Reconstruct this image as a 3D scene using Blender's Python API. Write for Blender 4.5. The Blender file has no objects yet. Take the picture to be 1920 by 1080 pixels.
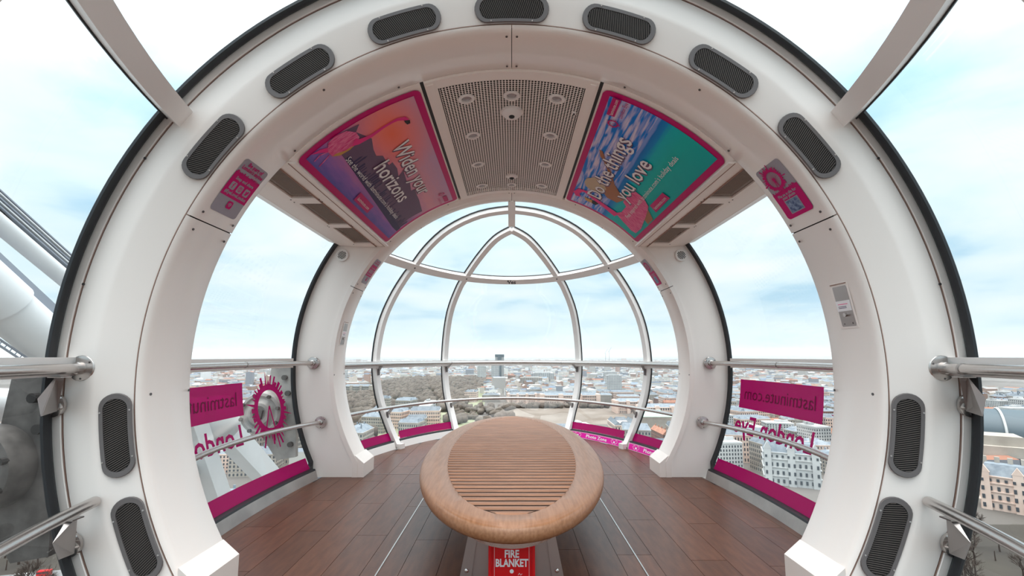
import bpy, bmesh, math, random
from mathutils import Vector, Matrix
from math import sin, cos, pi, radians as rad, sqrt

sc = bpy.context.scene
COL = sc.collection
random.seed(7)

# ------------------------------------------------------------------ camera, sky, exposure
EYE_H = 1.12
cd = bpy.data.cameras.new('camera')
cam = bpy.data.objects.new('camera', cd); COL.objects.link(cam)
cam.location = (0, 0, EYE_H)
cam.rotation_euler = (pi / 2 + 0.112, 0, 0)
cd.sensor_width = 36.0; cd.lens = 853 / 1920 * 36
cd.shift_x = 0.5 / 1920; cd.shift_y = 32 / 1920
cd.clip_start = 0.02; cd.clip_end = 60000
sc.camera = cam
vs = sc.view_settings
vs.view_transform = 'Standard'; vs.look = 'None'; vs.gamma = 1; vs.use_curve_mapping = False
vs.exposure = 0.84
sc.cycles.max_bounces = 12; sc.cycles.diffuse_bounces = 8; sc.cycles.glossy_bounces = 4
sc.cycles.transparent_max_bounces = 24; sc.cycles.transmission_bounces = 6
sc.cycles.sample_clamp_indirect = 6; sc.cycles.volume_bounces = 1
sc.cycles.caustics_reflective = False; sc.cycles.caustics_refractive = False

world = bpy.data.worlds.new('overcast_sky'); sc.world = world
world.use_nodes = True
nt = world.node_tree; N = nt.nodes; LK = nt.links; N.clear()
def nd(t, **k):
    n = N.new(t)
    for a, b in k.items(): setattr(n, a, b)
    return n
tc = nd('ShaderNodeTexCoord'); sep = nd('ShaderNodeSeparateXYZ'); LK.new(tc.outputs['Generated'], sep.inputs[0])
# project the sky direction on a cloud layer: (x/(z+.25), y/(z+.25))
ad = nd('ShaderNodeMath', operation='ABSOLUTE'); LK.new(sep.outputs[2], ad.inputs[0])
ad2 = nd('ShaderNodeMath', operation='ADD'); LK.new(ad.outputs[0], ad2.inputs[0]); ad2.inputs[1].default_value = 0.16
dx = nd('ShaderNodeMath', operation='DIVIDE'); LK.new(sep.outputs[0], dx.inputs[0]); LK.new(ad2.outputs[0], dx.inputs[1])
dy = nd('ShaderNodeMath', operation='DIVIDE'); LK.new(sep.outputs[1], dy.inputs[0]); LK.new(ad2.outputs[0], dy.inputs[1])
cb = nd('ShaderNodeCombineXYZ'); LK.new(dx.outputs[0], cb.inputs[0]); LK.new(dy.outputs[0], cb.inputs[1])
nz = nd('ShaderNodeTexNoise'); nz.inputs['Scale'].default_value = 1.15; nz.inputs['Detail'].default_value = 7
nz.inputs['Roughness'].default_value = 0.5; nz.inputs['Distortion'].default_value = 0.25; LK.new(cb.outputs[0], nz.inputs['Vector'])
cr = nd('ShaderNodeValToRGB'); LK.new(nz.outputs[0], cr.inputs[0])
e = cr.color_ramp.elements
e[0].position = 0.33; e[0].color = (0.24, 0.40, 0.52, 1)
e[1].position = 0.70; e[1].color = (0.57, 0.60, 0.615, 1)
m_ = e.new(0.46); m_.color = (0.42, 0.53, 0.58, 1)
# elevation: slightly greyer-warmer just over the horizon
er = nd('ShaderNodeValToRGB'); LK.new(sep.outputs[2], er.inputs[0])
ee = er.color_ramp.elements
ee[0].position = 0.0; ee[0].color = (0.9, 0.9, 0.9, 1); ee[1].position = 0.16; ee[1].color = (0, 0, 0, 1)
mx = nd('ShaderNodeMixRGB'); LK.new(er.outputs[0], mx.inputs[0]); LK.new(cr.outputs[0], mx.inputs[1]); mx.inputs[2].default_value = (0.44, 0.53, 0.565, 1)
# an overcast sky is brighter towards the zenith
zq = nd('ShaderNodeMath', operation='MULTIPLY'); LK.new(ad.outputs[0], zq.inputs[0]); LK.new(ad.outputs[0], zq.inputs[1])
zc_ = nd('ShaderNodeMath', operation='MULTIPLY'); LK.new(zq.outputs[0], zc_.inputs[0]); LK.new(ad.outputs[0], zc_.inputs[1])
zs = nd('ShaderNodeMath', operation='MULTIPLY_ADD'); LK.new(zc_.outputs[0], zs.inputs[0]); zs.inputs[1].default_value = 4.2; zs.inputs[2].default_value = 1.0
zw = nd('ShaderNodeMixRGB'); LK.new(zc_.outputs[0], zw.inputs[0]); LK.new(mx.outputs[0], zw.inputs[1]); zw.inputs[2].default_value = (0.82, 0.80, 0.78, 1)
bg = nd('ShaderNodeBackground'); LK.new(zw.outputs[0], bg.inputs[0]); LK.new(zs.outputs[0], bg.inputs[1])
wo = nd('ShaderNodeOutputWorld'); LK.new(bg.outputs[0], wo.inputs[0])

# ------------------------------------------------------------------ materials
def new_mat(name):
    m = bpy.data.materials.new(name); m.use_nodes = True
    return m, m.node_tree.nodes, m.node_tree.links, m.node_tree.nodes['Principled BSDF']
def mat(name, c, rough=0.5, metal=0.0, coat=0.0, bump=None, var=None, spec=None, spread=None):
    """bump=(scale, strength); var=(scale, second colour, stretch)"""
    m, n, l, b = new_mat(name)
    b.inputs['Base Color'].default_value = (*c, 1); b.inputs['Roughness'].default_value = rough
    b.inputs['Metallic'].default_value = metal; b.inputs['Coat Weight'].default_value = coat
    b.inputs['Coat Roughness'].default_value = 0.12
    if spec is not None: b.inputs['Specular IOR Level'].default_value = spec
    t = n.new('ShaderNodeTexCoord')
    if var:
        mp = n.new('ShaderNodeMapping'); mp.inputs['Scale'].default_value = var[2] if len(var) > 2 else (1, 1, 1)
        l.new(t.outputs['Object'], mp.inputs[0])
        z = n.new('ShaderNodeTexNoise'); z.inputs['Scale'].default_value = var[0]; z.inputs['Detail'].default_value = 6
        l.new(mp.outputs[0], z.inputs['Vector'])
        r = n.new('ShaderNodeValToRGB'); l.new(z.outputs[0], r.inputs[0])
        r.color_ramp.elements[0].position = 0.35; r.color_ramp.elements[1].position = 0.65
        r.color_ramp.elements[0].color = (*c, 1); r.color_ramp.elements[1].color = (*var[1], 1)
        out = r.outputs[0]
        if spread:
            oi = n.new('ShaderNodeObjectInfo'); hs = n.new('ShaderNodeHueSaturation')
            mr = n.new('ShaderNodeMapRange'); mr.inputs[3].default_value = 1 - spread; mr.inputs[4].default_value = 1 + spread
            l.new(oi.outputs['Random'], mr.inputs[0]); l.new(mr.outputs[0], hs.inputs['Value']); l.new(out, hs.inputs['Color'])
            out = hs.outputs[0]
        l.new(out, b.inputs['Base Color'])
    if bump:
        z2 = n.new('ShaderNodeTexNoise'); z2.inputs['Scale'].default_value = bump[0]; z2.inputs['Detail'].default_value = 3
        l.new(t.outputs['Object'], z2.inputs['Vector'])
        bp = n.new('ShaderNodeBump'); bp.inputs['Strength'].default_value = bump[1]; bp.inputs['Distance'].default_value = 0.01
        l.new(z2.outputs[0], bp.inputs['Height']); l.new(bp.outputs[0], b.inputs['Normal'])
    return m
M = {}
M['shell'] = mat('white_gel_coat', (0.89, 0.825, 0.785), 0.38, coat=0.15, bump=(2.5, 0.05))
M['soffit'] = mat('glossy_white_liner', (0.90, 0.825, 0.78), 0.22, coat=0.5, bump=(1.6, 0.10), spec=0.6)
M['ceil'] = mat('ceiling_cream_paint', (0.93, 0.865, 0.82), 0.35)
M['white'] = mat('white_powder_coat', (0.86, 0.82, 0.80), 0.35)
M['groove'] = mat('panel_gap_sealant', (0.33, 0.21, 0.17), 0.8)
M['black'] = mat('black_rubber', (0.008, 0.01, 0.014), 0.45)
M['dark'] = mat('dark_void', (0.012, 0.010, 0.010), 0.8)
M['steel'] = mat('brushed_stainless', (0.56, 0.52, 0.50), 0.27, 1.0, bump=(60, 0.03))
M['satin'] = mat('satin_stainless', (0.42, 0.39, 0.38), 0.38, 1.0)
M['ventmetal'] = mat('grey_vent_metal', (0.17, 0.155, 0.155), 0.45, 0.4)
M['ventbar'] = mat('dark_vent_bar', (0.13, 0.11, 0.10), 0.6, 0.2)
M['screw'] = mat('dark_screw', (0.12, 0.11, 0.11), 0.35, 0.9)
M['sill'] = mat('brushed_aluminium_sill', (0.50, 0.48, 0.46), 0.4, 0.75, var=(4, (0.38, 0.36, 0.35)))
M['wood_top'] = mat('oiled_oak_rim', (0.31, 0.145, 0.072), 0.36, var=(9, (0.23, 0.098, 0.042), (10, .8, 7)), bump=(45, 0.03), coat=0.05)
M['slat'] = mat('oiled_oak_slat', (0.30, 0.135, 0.068), 0.45, var=(7, (0.21, 0.088, 0.04), (1, 9, 9)), spread=0.10)
M['slatside'] = mat('groove_shade_slat_edge', (0.06, 0.027, 0.015), 0.7)
M['floor'] = mat('walnut_plank_vinyl', (0.075, 0.025, 0.012), 0.34, spec=0.4, var=(5, (0.115, 0.042, 0.021), (7, 1.2, 1)), bump=(90, 0.03), spread=0.14)
M['magenta'] = mat('magenta_print', (0.58, 0.0, 0.15), 0.35, spec=0.15)
M['magbright'] = mat('bright_magenta_print', (0.80, 0.015, 0.38), 0.35, spec=0.15)
M['print_white'] = mat('white_print', (0.90, 0.88, 0.90), 0.4, spec=0.15)
M['print_grey'] = mat('silver_print', (0.36, 0.335, 0.38), 0.4, 0.2, spec=0.15)
M['print_dark'] = mat('dark_plum_print', (0.05, 0.03, 0.10), 0.4, spec=0.15)
M['print_shadow'] = mat('grey_print_shadow', (0.16, 0.09, 0.16), 0.4, spec=0.15)
M['pink'] = mat('flamingo_pink_print', (0.72, 0.03, 0.19), 0.4, var=(22, (0.90, 0.22, 0.42), (1, 4, 1)), spec=0.15)
M['hotpink'] = mat('hot_pink_print', (0.85, 0.03, 0.24), 0.4, spec=0.15)
M['yellowp'] = mat('ochre_print', (0.62, 0.33, 0.08), 0.4, spec=0.15)
M['skin'] = mat('tan_print', (0.42, 0.17, 0.08), 0.4, spec=0.15)
M['straw'] = mat('straw_print', (0.60, 0.47, 0.33), 0.4, spec=0.15)
M['red'] = mat('red_gloss_plastic', (0.72, 0.006, 0.012), 0.3)
M['text_dark'] = mat('black_lettering', (0.03, 0.025, 0.03), 0.5, spec=0.15)
M['lens'] = mat('frosted_lamp_lens', (0.33, 0.30, 0.31), 0.2, coat=0.5)
M['meshbrown'] = mat('woven_mesh_screen', (0.26, 0.19, 0.15), 0.6)
M['rimwhite'] = mat('weathered_white_steel', (0.74, 0.76, 0.77), 0.5, var=(1.2, (0.62, 0.64, 0.65)))
M['rimgrey'] = mat('grey_steel_plate', (0.25, 0.28, 0.33), 0.5)
M['oily'] = mat('greasy_dark_steel', (0.055, 0.05, 0.048), 0.5, 0.3, var=(9, (0.13, 0.12, 0.115)))
M['castwhite'] = mat('dirty_white_casting', (0.42, 0.40, 0.38), 0.55, var=(6, (0.24, 0.23, 0.22)))

def glass_mat():
    m = bpy.data.materials.new('clear_curved_glass'); m.use_nodes = True
    n, l = m.node_tree.nodes, m.node_tree.links; n.clear()
    tr = n.new('ShaderNodeBsdfTransparent'); tr.inputs[0].default_value = (0.97, 0.99, 0.985, 1)
    gl = n.new('ShaderNodeBsdfGlossy'); gl.inputs['Roughness'].default_value = 0.01
    lw = n.new('ShaderNodeLayerWeight'); lw.inputs[0].default_value = 0.5      # same reflectance from either side of the pane
    pw_ = n.new('ShaderNodeMath'); pw_.operation = 'POWER'; l.new(lw.outputs['Facing'], pw_.inputs[0]); pw_.inputs[1].default_value = 5.0
    fr = n.new('ShaderNodeMath'); fr.operation = 'MULTIPLY_ADD'; l.new(pw_.outputs[0], fr.inputs[0]); fr.inputs[1].default_value = 0.92; fr.inputs[2].default_value = 0.045
    mxs = n.new('ShaderNodeMixShader'); o = n.new('ShaderNodeOutputMaterial')
    l.new(fr.outputs[0], mxs.inputs[0]); l.new(tr.outputs[0], mxs.inputs[1]); l.new(gl.outputs[0], mxs.inputs[2]); l.new(mxs.outputs[0], o.inputs[0])
    return m
M['glass'] = glass_mat()
def vinyl_mat(name, c, tint, k):
    m = bpy.data.materials.new(name); m.use_nodes = True
    n, l = m.node_tree.nodes, m.node_tree.links; n.clear()
    d = n.new('ShaderNodeBsdfPrincipled'); d.inputs['Base Color'].default_value = (*c, 1); d.inputs['Roughness'].default_value = 0.25; d.inputs['Specular IOR Level'].default_value = 0.2
    t = n.new('ShaderNodeBsdfTransparent'); t.inputs[0].default_value = (*tint, 1)
    tl = n.new('ShaderNodeBsdfTranslucent'); tl.inputs[0].default_value = (*c, 1)
    a = n.new('ShaderNodeMixShader'); a.inputs[0].default_value = 0.42
    b = n.new('ShaderNodeMixShader'); b.inputs[0].default_value = k
    o = n.new('ShaderNodeOutputMaterial')
    l.new(d.outputs[0], a.inputs[1]); l.new(tl.outputs[0], a.inputs[2]); l.new(a.outputs[0], b.inputs[1]); l.new(t.outputs[0], b.inputs[2]); l.new(b.outputs[0], o.inputs[0])
    return m
M['vinyl'] = vinyl_mat('magenta_window_vinyl', (0.42, 0.0, 0.115), (0.5, 0.0, 0.16), 0.08)
M['vinyldark'] = vinyl_mat('dark_magenta_vinyl', (0.20, 0.0, 0.06), (0.3, 0.0, 0.1), 0.05)

def picture_mat(kind):
    """flat print: a printed sunset or a printed beach, in the poster's own UV"""
    m, n, l, b = new_mat('poster_print_' + kind); b.inputs['Roughness'].default_value = 0.4; b.inputs['Specular IOR Level'].default_value = 0.15
    uv = n.new('ShaderNodeUVMap'); sp = n.new('ShaderNodeSeparateXYZ'); l.new(uv.outputs[0], sp.inputs[0])
    nz = n.new('ShaderNodeTexNoise'); nz.inputs['Detail'].default_value = 6
    mp = n.new('ShaderNodeMapping'); l.new(uv.outputs[0], mp.inputs[0]); l.new(mp.outputs[0], nz.inputs['Vector'])
    rp = n.new('ShaderNodeValToRGB')
    add = n.new('ShaderNodeMath'); add.operation = 'MULTIPLY_ADD'; l.new(nz.outputs[0], add.inputs[0])
    def ramp(r, st):
        el = r.color_ramp.elements
        while len(el) > 1: el.remove(el[-1])
        el[0].position = st[0][0]; el[0].color = (*st[0][1], 1)
        for p, c in st[1:]:
            q = el.new(p); q.color = (*c, 1)
    if kind == 'sunset':
        mp.inputs['Scale'].default_value = (2.2, 5, 1); add.inputs[1].default_value = 0.16
        sub = n.new('ShaderNodeMath'); sub.operation = 'SUBTRACT'; l.new(sp.outputs[1], sub.inputs[0]); sub.inputs[1].default_value = 0.08
        l.new(sub.outputs[0], add.inputs[2]); l.new(add.outputs[0], rp.inputs[0])
        ramp(rp, [(0.0, (0.12, 0.10, 0.33)), (0.12, (0.25, 0.13, 0.38)), (0.24, (0.42, 0.16, 0.33)), (0.30, (0.24, 0.12, 0.28)), (0.45, (0.40, 0.20, 0.36)), (0.7, (0.62, 0.30, 0.36)), (1.0, (0.46, 0.30, 0.44))])
        # orange sun glow printed on the picture
        ds = n.new('ShaderNodeVectorMath'); ds.operation = 'DISTANCE'
        m2 = n.new('ShaderNodeMapping'); m2.inputs['Scale'].default_value = (1.25, 1.0, 0); l.new(uv.outputs[0], m2.inputs[0])
        l.new(m2.outputs[0], ds.inputs[0]); ds.inputs[1].default_value = (0.20, 0.70, 0)
        r2 = n.new('ShaderNodeValToRGB'); ramp(r2, [(0.0, (0.95, 0.95, 0.95)), (0.45, (0, 0, 0))]); l.new(ds.outputs['Value'], r2.inputs[0])
        mi = n.new('ShaderNodeMixRGB'); l.new(r2.outputs[0], mi.inputs[0]); l.new(rp.outputs[0], mi.inputs[1]); mi.inputs[2].default_value = (0.86, 0.20, 0.13, 1)
        hv_ = n.new('ShaderNodeHueSaturation'); hv_.inputs['Value'].default_value = 1.3; hv_.inputs['Saturation'].default_value = 1.08; l.new(mi.outputs[0], hv_.inputs['Color']); l.new(hv_.outputs[0], b.inputs['Base Color'])
    else:
        mp.inputs['Scale'].default_value = (1.3, 5.5, 1); mp.inputs['Rotation'].default_value = (0, 0, 0.12)
        nz.inputs['Distortion'].default_value = 0.5
        cl = n.new('ShaderNodeValToRGB'); ramp(cl, [(0.42, (0.01, 0.17, 0.56)), (0.54, (0.36, 0.38, 0.62)), (0.66, (0.64, 0.57, 0.68))]); l.new(nz.outputs[0], cl.inputs[0])
        add.inputs[1].default_value = 0.05; l.new(sp.outputs[1], add.inputs[2]); l.new(add.outputs[0], rp.inputs[0])
        ramp(rp, [(0.0, (0.0, 0.34, 0.33)), (0.33, (0.0, 0.40, 0.36)), (0.46, (0.0, 0.40, 0.44)), (0.515, (0.01, 0.22, 0.50)), (0.56, (0.02, 0.15, 0.45)), (0.575, (0.2, 0.3, 0.6))])
        gt = n.new('ShaderNodeMath'); gt.operation = 'GREATER_THAN'; l.new(sp.outputs[1], gt.inputs[0]); gt.inputs[1].default_value = 0.575
        mi = n.new('ShaderNodeMixRGB'); l.new(gt.outputs[0], mi.inputs[0]); l.new(rp.outputs[0], mi.inputs[1]); l.new(cl.outputs[0], mi.inputs[2])
        hv_ = n.new('ShaderNodeHueSaturation'); hv_.inputs['Value'].default_value = 1.3; hv_.inputs['Saturation'].default_value = 1.08; l.new(mi.outputs[0], hv_.inputs['Color']); l.new(hv_.outputs[0], b.inputs['Base Color'])
    return m

# ------------------------------------------------------------------ helpers
def add_obj(name, me, parent=None):
    o = bpy.data.objects.new(name, me); COL.objects.link(o)
    if parent: o.parent = parent
    return o
def worldloc(p):
    v = Vector((0, 0, 0))
    while p: v += p.location; p = p.parent
    return v
class MB:
    def __init__(s): s.v = []; s.f = []; s.uv = None
    def add(s, vs, fs):
        n = len(s.v); s.v += [tuple(v) for v in vs]; s.f += [tuple(i + n for i in f) for f in fs]; return s
    def box(s, c, d, R=None):
        x, y, z = d[0] / 2, d[1] / 2, d[2] / 2
        vs = [Vector((a * x, b * y, g * z)) for a in (-1, 1) for b in (-1, 1) for g in (-1, 1)]
        if R is not None: vs = [R @ v for v in vs]
        c = Vector(c)
        return s.add([v + c for v in vs], [(0, 1, 3, 2), (4, 6, 7, 5), (0, 4, 5, 1), (2, 3, 7, 6), (0, 2, 6, 4), (1, 5, 7, 3)])
    def prism(s, pts, off):
        """polygon pts (3D) extruded by off"""
        n = len(pts); off = Vector(off)
        vs = [Vector(p) for p in pts]; vs += [v + off for v in vs]
        fs = [tuple(range(n)), tuple(range(2 * n - 1, n - 1, -1))] + [(i, (i + 1) % n, n + (i + 1) % n, n + i) for i in range(n)]
        return s.add(vs, fs)
    def tube(s, pts, r, k=12, caps=True, rr=None):
        pts = [Vector(p) for p in pts]; n = len(pts); up = Vector((0, 0, 1)); base = len(s.v)
        prev = None; vs = []
        for i, p in enumerate(pts):
            t = (pts[min(i + 1, n - 1)] - pts[max(i - 1, 0)]).normalized()
            a = prev if prev is not None else (up if abs(t.z) < 0.9 else Vector((1, 0, 0)))
            sx = t.cross(a)
            if sx.length < 1e-5: sx = t.cross(Vector((0, 1, 0)))
            sx.normalize(); sy = sx.cross(t).normalized(); prev = sy
            q = rr[i] if rr else r
            vs += [p + (sx * cos(2 * pi * j / k) + sy * sin(2 * pi * j / k)) * q for j in range(k)]
        fs = [(i * k + j, i * k + (j + 1) % k, (i + 1) * k + (j + 1) % k, (i + 1) * k + j) for i in range(n - 1) for j in range(k)]
        if caps: fs += [tuple(range(k - 1, -1, -1)), tuple((n - 1) * k + j for j in range(k))]
        return s.add(vs, fs)
    def cyl(s, c, axis, r, h, k=16, r2=None):
        c = Vector(c); a = Vector(axis).normalized()
        return s.tube([c - a * h / 2, c + a * h / 2], r, k, rr=[r, r if r2 is None else r2])
    def sphere(s, c, r, k=12, q=8, sc=(1, 1, 1)):
        vs = []; fs = []
        for i in range(q + 1):
            th = pi * i / q
            for j in range(k):
                ph = 2 * pi * j / k
                vs.append((c[0] + r * sc[0] * sin(th) * cos(ph), c[1] + r * sc[1] * sin(th) * sin(ph), c[2] + r * sc[2] * cos(th)))
        for i in range(q):
            for j in range(k): fs.append((i * k + j, (i + 1) * k + j, (i + 1) * k + (j + 1) % k, i * k + (j + 1) % k))
        return s.add(vs, fs)
    def grid(s, fn, nu, nv):
        vs = [fn(i / nu, j / nv) for i in range(nu + 1) for j in range(nv + 1)]
        fs = [(i * (nv + 1) + j, (i + 1) * (nv + 1) + j, (i + 1) * (nv + 1) + j + 1, i * (nv + 1) + j + 1) for i in range(nu) for j in range(nv)]
        return s.add(vs, fs)
    def build(s, name, m, parent=None, smooth=35, fix=True):
        me = bpy.data.meshes.new(name)
        w = worldloc(parent)
        me.from_pydata([Vector(v) - w for v in s.v], [], s.f)
        for mm in (m if isinstance(m, list) else [m]): me.materials.append(mm)
        if fix:
            bm = bmesh.new(); bm.from_mesh(me); bmesh.ops.recalc_face_normals(bm, faces=bm.faces); bm.to_mesh(me); bm.free()
        if smooth:
            me.shade_smooth(); me.set_sharp_from_angle(angle=rad(smooth))
        me.update()
        return add_obj(name, me, parent)
def tag(o, label=None, cat=None, group=None, kind=None):
    if label: o['label'] = label
    if cat: o['category'] = cat
    if group: o['group'] = group
    if kind: o['kind'] = kind
    return o
def empty(name, loc, label=None, cat=None, group=None, kind=None):
    o = bpy.data.objects.new(name, None); COL.objects.link(o); o.location = loc; o.empty_display_size = 0.1
    return tag(o, label, cat, group, kind)
def copy_tree(o, parent=None):
    c = o.copy(); COL.objects.link(c); c.parent = parent
    for ch in o.children: copy_tree(ch, c)
    return c

# text as flat polygons
_tcache = {}
def text2d(s, size=1.0, align='LEFT', bold=0.0):
    k = (s, size, align, bold)
    if k in _tcache: return _tcache[k]
    cu = bpy.data.curves.new('txt', 'FONT'); cu.body = s; cu.size = size; cu.align_x = align; cu.offset = bold; cu.resolution_u = 2
    o = bpy.data.objects.new('txt', cu); COL.objects.link(o)
    bpy.context.view_layer.update()
    me = o.evaluated_get(bpy.context.evaluated_depsgraph_get()).to_mesh()
    vs = [(v.co.x, v.co.y) for v in me.vertices]; fs = [tuple(p.vertices) for p in me.polygons]
    o.to_mesh_clear(); bpy.data.objects.remove(o); bpy.data.curves.remove(cu)
    _tcache[k] = (vs, fs); return vs, fs
def text_width(s, size, bold=0): 
    v, f = text2d(s, size, 'LEFT', bold); return max(a[0] for a in v)
def flat_text(mb, s, size, fn, align='LEFT', bold=0.0, sx=1.0):
    v, f = text2d(s, size, align, bold)
    mb.add([fn(a * sx, b) for a, b in v], f); return mb
def poly_strip(pts, w):
    """thick 2D polyline as quads; w = width or list"""
    L, R = [], []
    n = len(pts)
    for i, p in enumerate(pts):
        a = pts[max(i - 1, 0)]; b = pts[min(i + 1, n - 1)]
        dx_, dy_ = b[0] - a[0], b[1] - a[1]; q = sqrt(dx_ * dx_ + dy_ * dy_) or 1
        ww = (w[i] if isinstance(w, list) else w) / 2
        L.append((p[0] - dy_ / q * ww, p[1] + dx_ / q * ww)); R.append((p[0] + dy_ / q * ww, p[1] - dx_ / q * ww))
    return L + R, [(i, i + 1, n + i + 1, n + i) for i in range(n - 1)]
def rrect(cx, cy, w, h, r, k=5):
    out = []
    for qx, qy, a0 in ((1, 1, 0), (-1, 1, 90), (-1, -1, 180), (1, -1, 270)):
        for i in range(k + 1):
            a = rad(a0 + 90 * i / k)
            out.append((cx + qx * (w / 2 - r) + r * cos(a), cy + qy * (h / 2 - r) + r * sin(a)))
    return out

# ------------------------------------------------------------------ capsule geometry
ZC = 1.05; Y0 = 3.41; A2 = 4.6; B2 = 16.7           # ovoid glass body
RI = 1.70                                           # inner radius of both arches
def on_shell(p, k=1.0):
    v = Vector((p[0], p[1] - Y0, p[2] - ZC)); q = sqrt((v.x ** 2 + v.z ** 2) / A2 + v.y ** 2 / B2)
    v = v / q * k; return Vector((v.x, v.y + Y0, v.z + ZC))
def shell_n(p): return Vector((p[0] / A2, (p[1] - Y0) / B2, (p[2] - ZC) / A2)).normalized()
def shell_r(y): return sqrt(max(0, A2 * (1 - (y - Y0) ** 2 / B2)))
def half_w(y, z=0.0):
    q = shell_r(y) ** 2 - (z - ZC) ** 2
    return sqrt(q) if q > 0 else 0.0
def mir(y): return 2 * Y0 - y
def cylp(y, phi, R=RI, lift=0.0):
    a = rad(phi); r = R - lift
    return Vector((r * sin(a), y, ZC + r * cos(a)))

# ---- floor
floor = MB()
ys = [(-0.15 + i * 0.12) for i in range(60)]
ys = [y for y in ys if half_w(y) > 0.1]
tip = sqrt(B2 * (1 - ZC ** 2 / A2))
ys = [Y0 - tip * 0.998] + [Y0 + tip * cos(pi * (1 - i / 48)) * 0.995 for i in range(1, 48)] + [Y0 + tip * 0.998]
top = [(half_w(y), y) for y in ys] + [(-half_w(y), y) for y in reversed(ys)]
floor.prism([(x, y, -0.012) for x, y in top], (0, 0, -0.12))
fo = floor.build('floor', M['black'], smooth=0); tag(fo, kind='structure')
pw, pl = 0.197, 1.18
for ci in range(-10, 10):
    x0 = ci * pw + 0.005; x1 = x0 + pw
    offs = (ci * 0.47) % 1.0 * pl
    for rj in range(-2, 8):
        y0_ = -1.3 + rj * pl + offs; y1_ = y0_ + pl
        k = 8; L, R = [], []
        for i in range(k + 1):
            y = y0_ + 0.0015 + (y1_ - y0_ - 0.003) * i / k
            h = half_w(y) - 0.03
            if h <= 0: continue
            a = max(x0 + 0.0012, -h); b = min(x1 - 0.0012, h)
            if b - a > 0.015: L.append((a, y)); R.append((b, y))
        if len(L) < 2: continue
        # skip what is wholly behind the camera
        if L[-1][1] < -0.4: continue
        mb = MB(); n = len(L)
        vs_ = [(x, y, 0.0) for x, y in L] + [(x, y, 0.0) for x, y in R] + [(x, y, -0.012) for x, y in L] + [(x, y, -0.012) for x, y in R]
        fs_ = [(i, n + i, n + i + 1, i + 1) for i in range(n - 1)] + [(2 * n + i, i, i + 1, 2 * n + i + 1) for i in range(n - 1)] + [(n + i, 3 * n + i, 3 * n + i + 1, n + i + 1) for i in range(n - 1)]
        fs_ += [(0, 2 * n, 3 * n, n), (n - 1, 2 * n - 1, 4 * n - 1, 3 * n - 1)]
        mb.add(vs_, fs_); mb.build('plank', M['floor'], fo, smooth=0, fix=False)
for s in (-1, 1):
    MB().box((s * 0.70, 2.6, 0.0012), (0.007, 4.6, 0.003)).build('metal_strip', M['steel'], fo, smooth=0)
    MB().box((s * 1.0, 4.50, 0.001), (1.3, 0.004, 0.002)).build('seam_strip', M['satin'], fo, smooth=0)
    lr = MB(); lr.tube([(s * 0.66 + 0.018 * cos(a), 2.42 + 0.018 * sin(a), 0.004) for a in [i * pi / 8 for i in range(17)]], 0.004, 6, caps=False)
    lr.cyl((s * 0.66, 2.42, 0.002), (0, 0, 1), 0.012, 0.004, 10)
    lr.build('lifting_ring', M['steel'], fo)

# ---- arches
PH_END = 0.14
def arch_sweep(mb, prof, ph0, ph1, step=2.0, closed=False, zmin=PH_END, foot=False):
    """prof: list of (R, y); swept by angle from the top; below zmin it drops straight to the floor"""
    n = max(2, int(abs(ph1 - ph0) / step)); rows = []
    for i in range(n + 1):
        ph = ph0 + (ph1 - ph0) * i / n; row = []
        for R, y in prof:
            a = rad(ph); z = ZC + R * cos(a)
            if z < zmin:
                z = zmin; ca = (zmin - ZC) / R; a = math.copysign(math.acos(ca), ph)
            row.append(Vector((R * sin(a), y, z)))
        rows.append(row)
    if foot:
        rows.append([Vector((v.x, v.y, 0.0)) for v in rows[-1]])
    k = len(prof); vs_ = [v for r in rows for v in r]; fs_ = []
    for i in range(len(rows) - 1):
        for j in range(k if closed else k - 1):
            j2 = (j + 1) % k
            fs_.append((i * k + j, (i + 1) * k + j, (i + 1) * k + j2, i * k + j2))
    if closed: fs_ += [tuple(range(k)), tuple(range((len(rows) - 1) * k + k - 1, (len(rows) - 1) * k - 1, -1))]
    mb.add(vs_, fs_); return mb
def R_at(t): return 1.72 + 0.33 * t
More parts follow.
